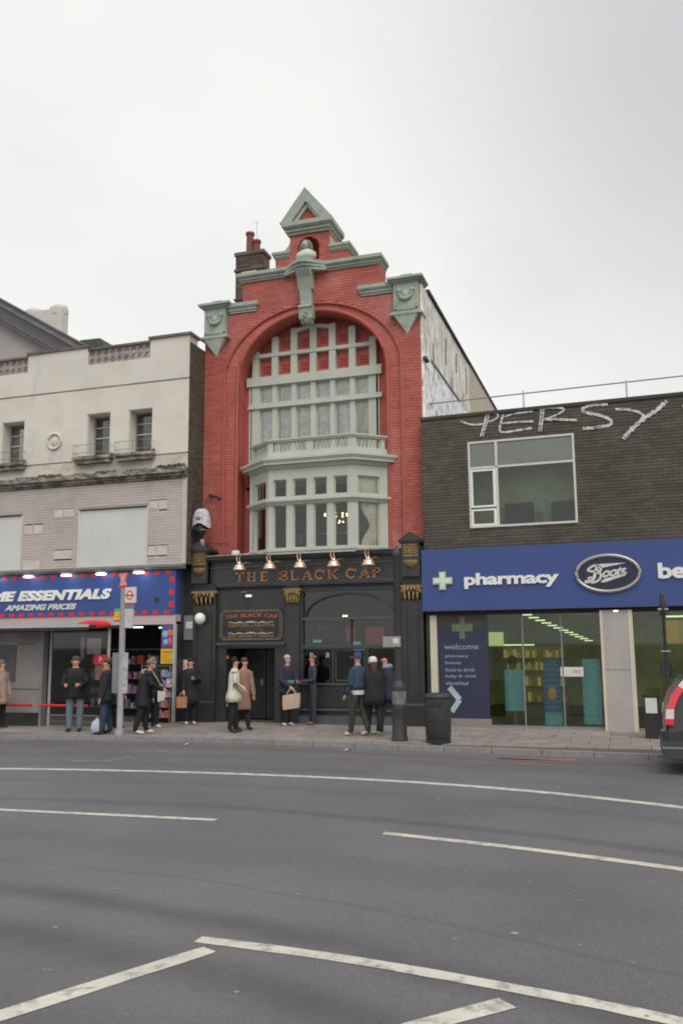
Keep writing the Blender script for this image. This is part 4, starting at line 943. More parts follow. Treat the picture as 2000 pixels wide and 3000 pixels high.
# windows
for (a, b) in WINS:
    w_ = part('sash_window', lf, CREAM, (a - .0, a + .02, -.83, -.40, 7.15, 8.36), (b - .02, b, -.83, -.40, 7.15, 8.36), (a, b, -.83, -.40, 8.34, 8.36))
    mb = MB(); mb.box(a + .02, a + .06, -.50, -.44, 7.15, 8.34); mb.box(b - .06, b - .02, -.5, -.44, 7.15, 8.34); mb.box(a + .06, b - .06, -.5, -.44, 8.29, 8.34); mb.box(a + .06, b - .06, -.5, -.44, 7.15, 7.2)
    obj('frame', mb, GREYM, w_)
    part('glazing_bar', w_, OFFW, (a + .06, b - .06, -.49, -.45, 7.72, 7.745), (a + .06, b - .06, -.49, -.45, 8.02, 8.04))
    part('glass_pane', w_, GBLK, (a + .06, b - .06, -.47, -.464, 7.2, 8.29)); part('blind', w_, mat('grey_blue_dark', (.06, .07, .09), .6), (a + .03, b - .03, -.42, -.41, 7.15, 8.34))
    s_ = part('stone_sill', lf, STAIN, (a - .30, b + .14, LY - .22, LY, 7.04, 7.12)); part('sill_underside', s_, STAIN, (a - .24, b + .1, LY - .16, LY, 6.93, 7.04))
    mb = MB(); x0, x1 = a - .27, b + .08; yy = LY - .2
    mb.tube([(x0, LY, 7.44), (x0, yy, 7.44), (x1, yy, 7.44), (x1, LY, 7.44)], .008, 5); mb.tube([(x0, LY, 7.22), (x0, yy, 7.22), (x1, yy, 7.22), (x1, LY, 7.22)], .008, 5)
    for x in (x0, (x0 + x1) / 2, x1): mb.tube([(x, yy, 7.12), (x, yy, 7.46)], .008, 5)
    obj('iron_guard', mb, GREYM, lf)
mb = MB(); mb.tube([(-4.33 + .22 * math.cos(2 * math.pi * k / 24), LY - .02, 7.67 + .22 * math.sin(2 * math.pi * k / 24)) for k in range(25)], .035, 6); mb.ball((-4.33, LY, 7.67), .13, .03, .13, 14, 6)
obj('round_ornament', mb, CREAM, lf)
mb = MB()
for z0, z1, p in ((6.36, 6.42, .06), (6.42, 6.50, .12), (6.50, 6.56, .20), (6.56, 6.64, .17)): mb.box(LX0, LX1, LY - p, LY + .3, z0, z1)
obj('string_cornice', mb, STAIN, lf)
# moss and weeds on ledges
mb = MB()
def tuft(x, y, z, w_, h, n):
    for k in range(n):
        a = R.uniform(0, 6.28); px, py = x + R.uniform(-w_, w_), y + R.uniform(-.05, .05); l = h * R.uniform(.4, 1)
        dx, dy = math.cos(a) * l * .6, math.sin(a) * l * .4; b = R.uniform(.006, .014)
        mb.add([(px - b, py, z), (px + b, py, z), (px + dx + b, py + dy, z + l * .8), (px + dx - b, py + dy, z + l)], [(0, 1, 2, 3)])
for x, w_, h, n in ((-.75, .28, .10, 160), (-1.6, .35, .05, 90), (-2.6, .3, .07, 90), (-4.4, .4, .09, 150), (-5.2, .3, .06, 80), (-3.4, .2, .05, 50), (-.35, .15, .12, 60)): tuft(x, LY - .1, 6.64, w_, h, n)
for x, w_, n in ((-1.25, .12, 60), (-2.5, .15, 40), (-5.3, .15, 50)): tuft(x, LY - .12, 7.12, w_, .07, n)
for x, w_ in ((-.7, .32), (-4.3, .4), (-2.6, .2)): mb.ball((x, LY - .1, 6.62), w_, .09, .05, 10, 6)
obj('moss', mb, MOSS, lf)['kind'] = 'stuff'
# mauve painted brick storey
BO = [(-3.44, -1.32, 4.08, 5.68), (-7.6, -5.27, 4.05, 5.65)]
BLK = [(-1.26, -1.02, 5.58, 5.80), (-.98, -.75, 5.56, 5.80), (-1.30, -1.06, 4.35, 4.60), (-1.02, -.72, 4.35, 4.60), (-4.22, -3.94, 5.5, 5.73), (-3.9, -3.6, 5.5, 5.73), (-4.2, -3.62, 4.36, 4.6), (-5.18, -4.92, 5.08, 5.34), (-4.88, -4.6, 5.08, 5.34), (-5.19, -4.62, 4.1, 4.33)]
def reg_mauve(z):
    o = []; x = LX0
    for a, b, z0, z1 in sorted(BO + BLK):
        if z0 < z < z1 and a >= x: o.append((x, a)); x = b
    o.append((x, LX1 - .12)); return o
bricks(lf, reg_mauve, 4.10, 6.36, face=LY - .012, mt=MAUVE, single=300, order=lambda c: -c[0])
part('corner_strip', lf, MAUVE, (LX1 - .12, LX1, LY - .03, LY + .3, 4.1, 6.36))
for a, b, z0, z1 in BO:
    w_ = part('blank_board', lf, mat('blank_white_board', (.58, .575, .555), .6, .05, 1.2), (a + .03, b - .03, LY + .02, LY + .05, z0, z1 - .03))
    part('board_frame', w_, OFFW, (a, a + .03, LY - .02, LY + .06, z0, z1), (b - .03, b, LY - .02, LY + .06, z0, z1)); part('board_head', w_, mat('grey_lintel', (.28, .27, .28), .8), (a, b, LY - .04, LY + .06, z1, z1 + .05))
for i, (a, b, z0, z1) in enumerate(BLK): part('painted_block', lf, BLOCKM, (a, b, LY - .026, LY + .06, z0, z1))
# back body below
part('lower_body', lf, mat('shop_wall', (.05, .048, .045), .9), (LX0, -.43, 2.0, 2.3, .05, 4.1), (LX0, -.43, LY + .3, 2.0, 2.62, 4.1)) 
part('shop_end_wall', lf, BLACK2, (-.47, -.43, LY + .02, 2, .08, 2.62))

# shop front of the left building
sh = thing('shop_sign', 'long blue shop fascia with red dashed border and white slanting letters', 'shop sign', (-4, -.9, 2.5))
part('gutter', sh, mat('grey_gutter', (.20, .19, .18), .6), (LX0, LX1, LY - .16, LY + .0, 4.02, 4.09), (LX0, LX1, LY - .12, LY, 3.97, 4.02))
part('sign_panel', sh, BLUES, (LX0, -.43, LY - .05, LY + .25, 2.80, 3.95)); part('lower_band', sh, PINK, (LX0, -.43, LY - .03, LY + .25, 2.55, 2.80))
text('lettering', 'HOME ESSENTIALS', -6.99, -2.31, 3.24, 3.52, LY - .05, WHITE, sh, bold=.055, shear=.25, depth=.03, spacing=1.02)
text('lettering', 'AMAZING PRICES', -5.68, -3.38, 2.985, 3.145, LY - .05, OFFW, sh, bold=.05, shear=.3, depth=.02)
dm = mesh_of('red_dash', MB().box(-.085, .085, LY - .056, LY - .05, -.05, .05), REDS)
for k in range(26):
    x = -.66 - k * .318
    inst('red_dash', dm, (x, 0, 3.88), sh); inst('red_dash', dm, (x - .02, 0, 2.855), sh)
dm2 = mesh_of('red_dash', MB().box(-.07, .07, LY - .056, LY - .05, -.075, .075), REDS)
for z in (3.70, 3.37, 3.06): inst('red_dash', dm2, (-.54, 0, z), sh)
part('vent_hole', sh, BLACK2, (-1.02, -.91, LY - .06, LY - .05, 3.12, 3.25))
lm = mesh_of('downlight', MB().ball((0, 0, 0), .16, .10, .022, 14, 6), glow('white_led', (.9, .95, 1), 7))
for i, x in enumerate((-1.40, -2.53, -3.60, -4.80, -5.93)):
    t = thing('sign_light', ['lit oval light above the right end of the blue sign, by the bus stop', 'lit oval light above the letters AL', 'lit oval light above the letters SE of the blue shop sign', 'lit oval light above the first letter E of ESSENTIALS', 'lit oval light at the left picture edge above the word HOME'][i], 'light', (x, LY - .25, 3.93), group='lights along the blue shop sign')
    o = bpy.data.objects.new('lens', lm); lk(o, t, True); o.location = (0, 0, -.045)
    obj('housing', MB().box(x - .12, x + .12, LY - .33, LY - .17, 3.92, 3.97).box(x - .03, x + .03, LY - .2, LY, 3.95, 3.98), GREYM, t)
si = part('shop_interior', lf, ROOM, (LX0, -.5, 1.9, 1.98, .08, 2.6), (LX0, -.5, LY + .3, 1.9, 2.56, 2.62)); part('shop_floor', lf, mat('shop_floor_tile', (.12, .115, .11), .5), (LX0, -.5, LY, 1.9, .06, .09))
mb = MB()
for x, y, l in ((-2.1, -.2, .30), (-1.75, .6, .5), (-1.45, .3, .24), (-1.2, .9, .5), (-1.0, .2, .4), (-1.45, 1.3, .3)): mb.box(x, x + l, y, y + .05, 2.49, 2.515)
obj('ceiling_tube', mb, glow('cool_tube', (.75, 1, .9), 4), lf)
POSTC = [(.35, .06, .30), (.60, .18, .04), (.10, .16, .45), (.55, .5, .5), (.5, .1, .15), (.1, .35, .45), (.45, .3, .5), (.7, .6, .55), (.62, .08, .05), (.2, .2, .35)]
PMATS = [mat('packet_print', c, .6, .3, 20, dirt=POSTC[(i + 3) % 10], dirt_amt=.8, dirt_scale=(14, 14, 14), dirt_lo=.5, dirt_hi=.55) for i, c in enumerate(POSTC)]
# colourful window strip and yellow notice
vs_ = thing('window_poster', 'tall purple and orange poster strip above the yellow notice', 'poster', (-.64, LY - .02, 1.94))
part('sheet', vs_, mat('purple_poster', (.13, .08, .30), .5, .2, 6), (-.83, -.44, LY - .02, LY + .0, 1.95, 2.52))
mb = MB(); mb.ball((-.58, LY - .022, 2.33), .11, .004, .08, 12, 5); obj('orange_disc', mb, mat('orange_print', (.7, .17, .05), .5), vs_)
mb = MB(); mb.ball((-.72, LY - .022, 2.30), .09, .004, .09, 12, 5); mb.ball((-.7, LY - .022, 2.10), .08, .004, .07, 12, 5); obj('pale_disc', mb, mat('teal_print', (.25, .5, .6), .5), vs_)
mb = MB(); mb.ball((-.58, LY - .023, 2.12), .07, .004, .10, 12, 5); obj('pink_disc', mb, mat('pink_print', (.65, .12, .16), .5), vs_)
yn = thing('yellow_notice', 'square yellow notice with lines of small print beside the shop doorway', 'notice', (-.64, LY, 1.55)); part('sheet', yn, YEL, (-.83, -.45, LY - .03, LY, 1.55, 1.93))
mb = MB()
for k, (w_, h) in enumerate(((.30, .035), (.22, .015), (.26, .015), (.22, .015), (.27, .02), (.2, .015))): mb.box(-.64 - w_ / 2, -.64 + w_ / 2, LY - .032, LY - .03, 1.87 - k * .055 - h, 1.87 - k * .055)
obj('print_lines', mb, mat('brown_print', (.35, .2, .03), .6), yn)
part('shop_post', lf, GREYL, (-.47, -.40, LY - .06, LY + .02, .08, 2.55))
# goods rack beside the door
rk = thing('goods_rack', 'wire rack crowded with small colourful packets outside the shop', 'rack', (-.9, LY, .08))
fr_ = MB()
for x in (-1.32, -.50): fr_.box(x - .012, x + .012, LY - .12, LY - .10, .08, 1.52)
for z in (.2, .45, .7, .95, 1.2, 1.5): fr_.box(-1.32, -.5, LY - .12, LY - .10, z, z + .012)
obj('frame', fr_, GREYM, rk); part('back_board', rk, ROOM, (-1.32, -.5, LY - .06, LY - .04, .1, 1.5))
for z in (.215, .465, .715, .965, 1.215):
    x = -1.30
    while x < -.56:
        w_ = R.uniform(.06, .13); h = R.uniform(.12, .22)
        part('packet', rk, R.choice(PMATS), (x, x + w_ - .01, LY - .16 + R.uniform(0, .03), LY - .07, z, z + h)); x += w_
# second display inside the shop
rk2 = thing('shelf_unit', 'dim shelf unit of household goods deep inside the left shop', 'shelf', (-2.6, .6, .08))
part('boards', rk2, GREYM, *[(-3.9, -1.6, .6, .9, z, z + .02) for z in (.3, .7, 1.1, 1.5, 1.9)])
for z in (.32, .72, 1.12, 1.52):
    x = -3.85
    while x < -1.7:
        w_ = R.uniform(.08, .2); part('packet', rk2, R.choice(PMATS), (x, x + w_ - .02, .58, .75, z, z + R.uniform(.12, .3))); x += w_ + R.uniform(0, .12)
pw = thing('paper_poster', 'crumpled white and lilac poster in the shop window behind the shelter', 'poster', (-2.9, -.8, 1.85))
part('sheet', pw, mat('lilac_paper', (.42, .40, .45), .7, .3, 6), (-3.05, -2.62, LY - .01, LY, 1.80, 2.22), label='white sheet'); part('side_strip', pw, mat('lilac_strip', (.30, .22, .34), .7, .3, 6), (-3.24, -3.12, LY - .01, LY, 1.65, 2.25))
# filler unit between shop and pub
fu = thing('side_door_unit', 'narrow black side door with grey panel over it, between shop and pub', 'door', (-.3, -.4, .08))
part('panel', fu, BLACK2, (-.46, -.16, -.40, .1, .08, 4.1)); part('grey_panel', fu, mat('mid_grey_panel', (.20, .20, .21), .6, .06, 2), (-.64 + .22, -.155, -.44, -.40, 2.15, 2.78)); part('white_plate', fu, OFFW, (-.36, -.17, -.45, -.44, 2.44, 2.62))
part('bright_poster', fu, mat('orange_white_poster', (.62, .58, .56), .6, .1, 5, dirt=(.65, .16, .06), dirt_amt=.9, dirt_scale=(9, 9, 9), dirt_lo=.45, dirt_hi=.55), (-.44, -.17, -.42, -.40, 1.30, 1.64), label='orange and white poster')

# bus shelter
bs = thing('bus_shelter', 'grey bus shelter with flat dark roof, red perch rail and solid grey side screen', 'bus shelter', (-3.4, -2.6, .08))
part('roof', bs, mat('shelter_roof', (.045, .045, .048), .5), (-7.0, -1.35, -3.3, -1.9, 2.44, 2.50)); part('roof_edge', bs, GREYL, (-7.0, -1.35, -3.34, -3.3, 2.45, 2.52)); part('roof_gutter', bs, BLACK2, (-7.0, -1.35, -3.33, -3.3, 2.38, 2.44))
ad = part('side_screen', bs, SHELT, (-6.2, -3.22, -2.46, -2.34, .40, 2.38)); part('screen_frame', ad, GREYM, (-3.24, -3.18, -2.50, -2.30, .08, 2.42), (-6.2, -3.24, -2.49, -2.46, 2.14, 2.17), (-6.2, -3.24, -2.49, -2.46, .98, 1.0)); 
part('poster_window', ad, mat('dim_poster', (.09, .10, .105), .4, .3, 3, dirt=(.10, .08, .03), dirt_amt=.7, dirt_scale=(3, 3, 3), dirt_lo=.5, dirt_hi=.6), (-5.4, -4.0, -2.475, -2.46, 1.15, 2.05))
part('screen_text_strip', ad, mat('brownish_strip', (.22, .13, .11), .6), (-3.95, -3.45, -2.47, -2.46, 2.06, 2.09))
part('base_plinth', bs, BLACK2, (-6.2, -3.24, -2.44, -2.36, .08, .38))
for x in (-3.1, -1.45): obj('post', MB().tube([(x, -2.3, .08), (x, -2.3, 2.44)], .04, 10), GREYL, bs)
part('glass_screen', bs, glass('shelter_glass', (.55, .55, .53)), (-3.1, -1.45, -2.31, -2.302, .35, 2.35)); part('glass_rail', bs, GREYM, (-3.1, -1.45, -2.33, -2.29, 2.33, 2.37), (-3.1, -1.45, -2.33, -2.29, .33, .36))
obj('perch_rail', MB().tube([(-4.75, -2.65, .60), (-3.35, -2.65, .60)], .035, 10).tube([(-3.15, -2.65, .60), (-1.75, -2.65, .60)], .035, 10), REDS, bs)
obj('perch_bracket', MB().tube([(-2.4, -2.65, .6), (-2.4, -2.3, .6)], .02, 6).tube([(-4.0, -2.65, .6), (-4.0, -2.4, .6)], .02, 6), GREYM, bs)
obj('red_roof_sign', MB().ball((-1.42, -3.0, 2.52), .47, .05, .10, 24, 8), REDS, bs)
part('letter_box_sign', bs, REDS, (-1.78, -1.42, -2.42, -2.38, 1.57, 1.80), label='small red stop sign with white mark'); mb = MB(); mb.strip([(-1.62, 1.62), (-1.62, 1.75), (-1.56, 1.70), (-1.62, 1.67)], .018, -2.42); obj('stop_letter', mb, WHITE, bs)
part('timetable', bs, mat('reddish_map', (.22, .12, .10), .6, .3, 9), (-1.75, -1.45, -2.40, -2.38, 1.2, 1.55))
# bus stop pole
bp_ = thing('bus_stop', 'tall grey bus stop pole with white and red flag and yellow plate', 'bus stop', (-.02, -3.95, .08))
obj('pole', MB().lathe((-.05, -3.95, .08), [(.11, 0), (.11, .1), (.07, .15), (.065, 3.2)], 14), mat('dull_grey_pole', (.27, .265, .275), .5, .12, 6), bp_)
X0 = .06
fl_ = part('flag', bp_, OFFW, (-.02, .27, -3.98, -3.93, 2.95, 3.30)); mb = MB()
mb.strip([(.125 + .075 * math.cos(2 * math.pi * k / 16), 3.12 + .095 * math.sin(2 * math.pi * k / 16)) for k in range(17)], .024, -3.98); mb.box(.02, .23, -3.988, -3.98, 3.105, 3.135); mb.box(-.02, .27, -3.986, -3.98, 2.93, 2.955)
obj('red_roundel', mb, REDS, fl_)
part('route_plate', bp_, mat('grey_blue_plate', (.17, .18, .24), .5), (-.02, .24, -3.98, -3.94, 2.83, 2.92)); part('tile_plate', bp_, mat('pale_plate', (.50, .49, .47), .6, .2, 14), (-.03, .22, -3.98, -3.94, 2.40, 2.82))
part('yellow_plate', bp_, YEL, (-.25, -.04, -3.98, -3.95, 2.58, 2.75)); part('green_plate', bp_, GRN, (-.25, -.04, -3.98, -3.95, 2.75, 2.83)); part('red_strip', bp_, REDS, (-.26, -.10, -3.98, -3.95, 2.54, 2.58))
mb = MB(); mb.strip([(-.20, 2.70), (-.09, 2.70)], .012, -3.98); mb.strip([(-.21, 2.65), (-.09, 2.65)], .01, -3.98); obj('plate_print', mb, mat('plate_brown', (.25, .15, .02), .6), bp_)
obj('top_finial', MB().prism([(-.14, 3.34), (.02, 3.34), (-.01, 3.46), (.05, 3.6), (-.02, 3.62), (-.06, 3.55), (-.12, 3.62), (-.17, 3.58), (-.10, 3.46)], -3.99, -3.93), mat('red_white_topper', (.60, .22, .2), .5, .3, 12, dirt=(.6, .55, .5), dirt_amt=.8, dirt_scale=(14, 14, 14)), bp_); part('topper_base', bp_, REDS, (-.15, .02, -3.99, -3.93, 3.29, 3.34))
part('timetable_case', bp_, GREYM, (-.30, -.10, -3.92, -3.86, .98, 1.86)); part('timetable_sheet', bp_, mat('timetable_print', (.45, .44, .42), .6, .15, 4, dirt=(.16, .16, .2), dirt_amt=.7, dirt_scale=(3, 3, 9), dirt_lo=.5, dirt_hi=.6), (-.02, .13, -3.99, -3.97, .98, 1.86))

# shopping bag on the ground near the stop
sb = MB(); vs = []
for j, (z, s_) in enumerate(((0, .8), (.03, 1), (.16, 1.05), (.27, .8), (.32, .35), (.36, .2))):
    for k in range(12):
        a = 2 * math.pi * k / 12; r = (1 + .10 * math.sin(3 * a + j)) * s_; vs.append((-.68 + .15 * r * math.cos(a), -3.85 + .09 * r * math.sin(a), .08 + z))
sb.add(vs, [(j * 12 + k, j * 12 + (k + 1) % 12, (j + 1) * 12 + (k + 1) % 12, (j + 1) * 12 + k) for j in range(5) for k in range(12)], True)
obj('carrier_bag', sb, mat('pale_blue_plastic', (.42, .45, .52), .4, .12, 9), label='full pale carrier bag standing on the pavement near the bus stop pole', cat='bag')

# ------------------------------------------------------------------ background building on the left
bgd = thing('gabled_building', 'grey rendered building behind with steep dark raking gable cornice', 'building', (-9, 3, 0))
mb = MB(); sl_ = (14.13 - 11.89) / (-9.71 + 6.0)
def zr(x, z6): return z6 + sl_ * (x + 6.0)
mb.prism([(-16, 0), (-6.25, 0), (-6.25, zr(-6.25, 11.7)), (-11, zr(-11, 11.7)), (-16, zr(-11, 11.7) - 3)], 3.1, 8); obj('wall', mb, GREYR, bgd)
mb = MB(); 
for a, b, p in ((11.89, 11.83, .38), (11.83, 11.66, .3), (11.66, 11.60, .34)):
    mb.prism([(-5.95, b), (-5.95, a), (-11, zr(-11, a)), (-11, zr(-11, b))][::-1], 3.0 - p, 8.2)
obj('raking_coping', mb, GREYD, bgd)
mb = MB(); mb.prism([(-7.0, zr(-7.0, 11.05)), (-7.0, zr(-7.0, 11.17)), (-11, zr(-11, 11.17)), (-11, zr(-11, 11.05))][::-1], 2.8, 3.1); mb.prism([(-7.0, zr(-7.0, 11.17)), (-7.0, zr(-7.0, 11.21)), (-11, zr(-11, 11.21)), (-11, zr(-11, 11.17))][::-1], 2.74, 3.1)
obj('lower_moulding', mb, GREYD, bgd)
mb = MB(); mb.prism([(-7.2, 11.0), (-5.5, 10.9), (-5.97, 11.92), (-6.39, 12.66), (-7.2, 12.68)], 4.2, 7); obj('slate_roof', mb, SLATE, bgd)
cs = part('chimney_stack', bgd, CHIMC, (-10.5, -8.56, 5.0, 5.35, 11, 14.38), label='cream rendered chimney')
mb = MB()
for x, z in ((-10.0, 14.8), (-8.9, 14.82)): mb.lathe((x, 5.2, 14.2), [(.37, 0), (.38, .2), (.36, .30), (.22, .37), (.05, .39)], 16, sy=.6)
obj('chimney_cap', mb, CHIMC, cs)

# ------------------------------------------------------------------ pharmacy building (right)
BR = rad(-2); BL = (6.0, -.35, 0)
bo = thing('pharmacy_building', 'low dark brown brick pharmacy with blue fascia and glazed shopfront', 'building', BL, BR)
WX0, WX1, WZ0, WZ1 = 1.13, 3.63, 4.71, 6.82
def reg_boots(z): return [(-.02, WX0), (WX1, 9.0)] if WZ0 < z < WZ1 else [(-.02, 9.0)]
bricks(bo, reg_boots, 4.2, 7.46, face=0, mt=DARKB, mort=MORT, local=True, single=300, order=lambda c: abs(c[0] - 3.5) + abs(c[2] - 6) * .6)
part('parapet_coping', bo, MORT, (-.04, 9, -.03, .3, 7.46, 7.54), local=True)
part('body', bo, MORT, (0, WX0, .04, .3, 4.2, 7.46), (WX1, 9, .04, .3, 4.2, 7.46), (0, 9, .04, .3, 6.82, 7.46), (0, 9, .04, .3, 4.2, 4.71), (0, 9, .3, 9, 7.2, 7.3), (8.9, 9, .3, 9, 2.8, 7.4), (0.02, .1, .3, 9, .08, 7.2), (0.1, 9, 8.9, 9, 2.8, 7.2), (0, 9, .3, 6, 2.86, 2.96), local=True)
win = thing('office_window', 'large white framed upper window with blind half drawn beneath the graffiti', 'window', BL, BR)
del_ = win
F = .05
mb = MB()
mb.box(WX0, WX0 + F, .0, .09, WZ0, WZ1); mb.box(WX1 - F, WX1, 0, .09, WZ0, WZ1); mb.box(WX0 + F, WX1 - F, 0, .09, WZ1 - F, WZ1); mb.box(WX0 + F, WX1 - F, -.03, .09, WZ0, WZ0 + F)
mb.box(1.78, 1.84, 0, .09, WZ0 + F, WZ1 - F); mb.box(WX0 + F, WX1 - F, 0, .09, 6.14, 6.19)
obj('outer_frame', mb, ALU, win, True)
mb = MB()
for z0, z1 in ((WZ0 + F, 5.16), (5.2, 6.12)):
    mb.box(WX0 + F, WX0 + F + .05, -.02, .06, z0, z1); mb.box(1.72, 1.78, -.02, .06, z0, z1); mb.box(WX0 + F + .05, 1.72, -.02, .06, z0, z0 + .045); mb.box(WX0 + F + .05, 1.72, -.02, .06, z1 - .045, z1)
obj('casement', mb, WHITE, win, True)
for x0, x1, z0, z1 in ((1.18, 1.78, 6.19, 6.77), (1.84, 3.58, 6.19, 6.77), (1.23, 1.72, 5.24, 6.08), (1.23, 1.72, 4.8, 5.12), (1.84, 3.58, 4.76, 6.14)):
    part('glass_pane', win, GBLK, (x0, x1, .045, .051, z0, z1), local=True)
part('blind', win, BLIND_GREY, (1.18, 3.58, .056, .06, 6.19, 6.78), local=True)
GRM = mat('green_office_wall', (.30, .36, .22), .9, .15, 2)
part('office_room', bo, GRM, (1.0, 3.8, .75, .85, 4.6, 6.9), (1.0, 1.05, .3, 1.4, 4.6, 6.9), (3.75, 3.8, .3, 1.4, 4.6, 6.9), (1, 3.8, .3, 1.4, 4.6, 4.66), local=True)
part('office_furniture', bo, mat('dark_blue_furniture', (.02, .024, .035), .8, .3, 5), (1.9, 2.55, .4, .7, 4.7, 5.32), (3.0, 3.6, .4, .7, 4.7, 5.30), local=True)
obj('plant', MB().tube([(2.7, .6, 4.7), (2.72, .6, 5.05)], .02, 5).ball((2.7, .6, 5.07), .10, .06, .03, 8, 5).ball((3.3, .6, 5.05), .07, .05, .06, 8, 5), mat('dim_leaf', (.22, .22, .10), .8, .4, 12), bo, True)
# graffiti strokes
def cv(pts, n=6): return smooth_path(pts, n)
gy = -.012
def graf(letter, *strokes):
    mb = MB()
    for k, (pts, w) in enumerate(strokes): mb.strip(cv(pts, 9), w * 1.2, gy - k * .005, wob=.28)
    obj('graffiti_letter', mb, GRAF, bo, True, label='white spray painted letter ' + letter)
graf('Y', ([(.98, 7.36), (1.2, 7.26), (1.45, 7.23), (1.72, 7.29), (1.88, 7.36), (1.88, 7.45), (1.80, 7.47)], .035), ([(1.62, 7.46), (1.55, 7.2), (1.46, 6.93)], .035), ([(1.69, 7.46), (1.61, 7.2), (1.52, 6.93)], .02))
graf('E', ([(2.02, 7.42), (1.95, 7.2), (1.93, 7.02), (2.05, 6.98), (2.35, 7.0), (2.68, 7.02)], .04), ([(2.02, 7.35), (2.3, 7.41), (2.72, 7.42)], .03), ([(1.95, 7.2), (2.3, 7.2), (2.72, 7.18)], .035))
graf('R', ([(2.92, 7.44), (2.88, 7.2), (2.84, 6.93)], .03), ([(2.975, 7.44), (2.935, 7.2), (2.895, 6.93)], .03), ([(2.88, 7.44), (3.1, 7.47), (3.40, 7.43), (3.42, 7.36), (3.2, 7.26), (2.95, 7.19)], .035), ([(2.98, 7.2), (3.3, 7.17), (3.72, 7.11)], .045))
graf('S', ([(4.42, 7.42), (4.1, 7.44), (3.86, 7.37), (3.92, 7.28), (4.2, 7.19), (4.42, 7.08), (4.48, 6.98), (4.40, 6.92), (4.1, 6.90), (3.84, 6.90)], .055))
graf('Y', ([(4.58, 7.29), (4.85, 7.25), (5.1, 7.16), (5.20, 7.05)], .045), ([(5.70, 7.36), (5.45, 7.16), (5.15, 6.98), (4.85, 6.72), (4.72, 6.57)], .075))
graf('dash', ([(6.02, 7.2), (6.15, 7.21), (6.3, 7.22)], .07))
# roof rail
rr_ = thing('roof_rail', 'thin dark handrail running along the roof of the pharmacy', 'railing', BL, BR)
obj('rail', MB().tube([(.2, .10, 7.90), (9, .10, 7.96)], .016, 6), GREYM, rr_, True); obj('rail_end', MB().ball((.22, .1, 7.90), .04, .04, .04, 8, 6), GREYM, rr_, True)
for x in (2.5, 4.85, 7.2): obj('post', MB().tube([(x, .1, 7.5), (x, .1, 7.98)], .022, 6), mat('galvanised_post', (.55, .58, .60), .5), rr_, True)
# fascia
fa = part('fascia', bo, BLUE, (-.03, 9.0, -.20, .04, 2.77, 4.22), local=True)
part('fascia_trim', fa, mat('fascia_edge', (.06, .07, .16), .5), (-.03, 9.0, -.21, -.2, 2.755, 2.785), local=True)
PG = mat('pale_green_cross', (.40, .52, .36), .5); 
part('cross', fa, PG, (.40, .56, -.25, -.20, 3.25, 3.68), (.245, .40, -.25, -.20, 3.385, 3.545), (.56, .715, -.25, -.2, 3.385, 3.545), local=True)
part('cross_core', fa, mat('white_green', (.62, .68, .58), .5), (.43, .53, -.255, -.25, 3.28, 3.65), (.275, .43, -.255, -.25, 3.415, 3.515), (.53, .685, -.255, -.25, 3.415, 3.515), local=True)
text('lettering', 'pharmacy', 1.0, 3.17, 3.255, 3.62, -.20, WHITE, fa, True, bold=.035, depth=.04, spacing=.95)
text('lettering', 'beauty', 5.28, 6.85, 3.25, 3.70, -.20, WHITE, fa, True, bold=.035, depth=.04, spacing=.95)
mb = MB(); oc = (4.23, 3.51); n = 40
mb.prism([(oc[0] + .66 * math.cos(2 * math.pi * k / n), oc[1] + .385 * math.sin(2 * math.pi * k / n)) for k in range(n)], -.225, -.2); lg = obj('oval_logo', mb, NAVYD, fa, True)
obj('oval_ring', MB().tube([(oc[0] + .675 * math.cos(2 * math.pi * k / 48), -.225, oc[1] + .40 * math.sin(2 * math.pi * k / 48)) for k in range(49)], .042, 8), SILV, lg, True)
LG = mat('logo_silver', (.60, .60, .60), .5, .1, 9); lm_ = MB(); ly = -.226
def LP(u, v): return (oc[0] + (u - 860) / 1568 * 1.94, oc[1] - (v - 495) / 965 * 1.22)   # logo sketch units
def lstroke(pts, w): lm_.strip(cv([LP(*p) for p in pts], 5), w * 1.35, ly, .006)
def lpoly(pts): 
    pp = [LP(*p) for p in pts]; a = sum((pp[i][0] * pp[(i + 1) % len(pp)][1] - pp[(i + 1) % len(pp)][0] * pp[i][1]) for i in range(len(pp)))
    lm_.prism(pp if a > 0 else pp[::-1], ly - .006, ly)
lpoly([(620, 330), (760, 325), (1190, 320), (1000, 355), (820, 385), (740, 400), (680, 350)])      # top bar of the B
lpoly([(730, 640), (800, 585), (950, 555), (1200, 480), (1150, 545), (960, 600), (830, 645), (760, 655)])   # under-swoosh
lstroke([(750, 360), (650, 345), (560, 385), (520, 430), (580, 450), (650, 450)], .034)
lstroke([(690, 350), (655, 450), (620, 560), (560, 620), (450, 635)], .050)
lstroke([(680, 365), (745, 395), (730, 445), (660, 465), (735, 500), (725, 580), (650, 635), (560, 650)], .036)
lstroke([(600, 560), (540, 560), (510, 590)], .03)
obj('script_letters', lm_, LG, lg, True, label='silver script lettering reading Boots')
text('script_word', 'oots', LP(762, 0)[0], LP(1185, 0)[0], LP(0, 572)[1], LP(0, 420)[1], ly, LG, lg, True, bold=.03, shear=.35, depth=.006, rise=.06, spacing=.85)
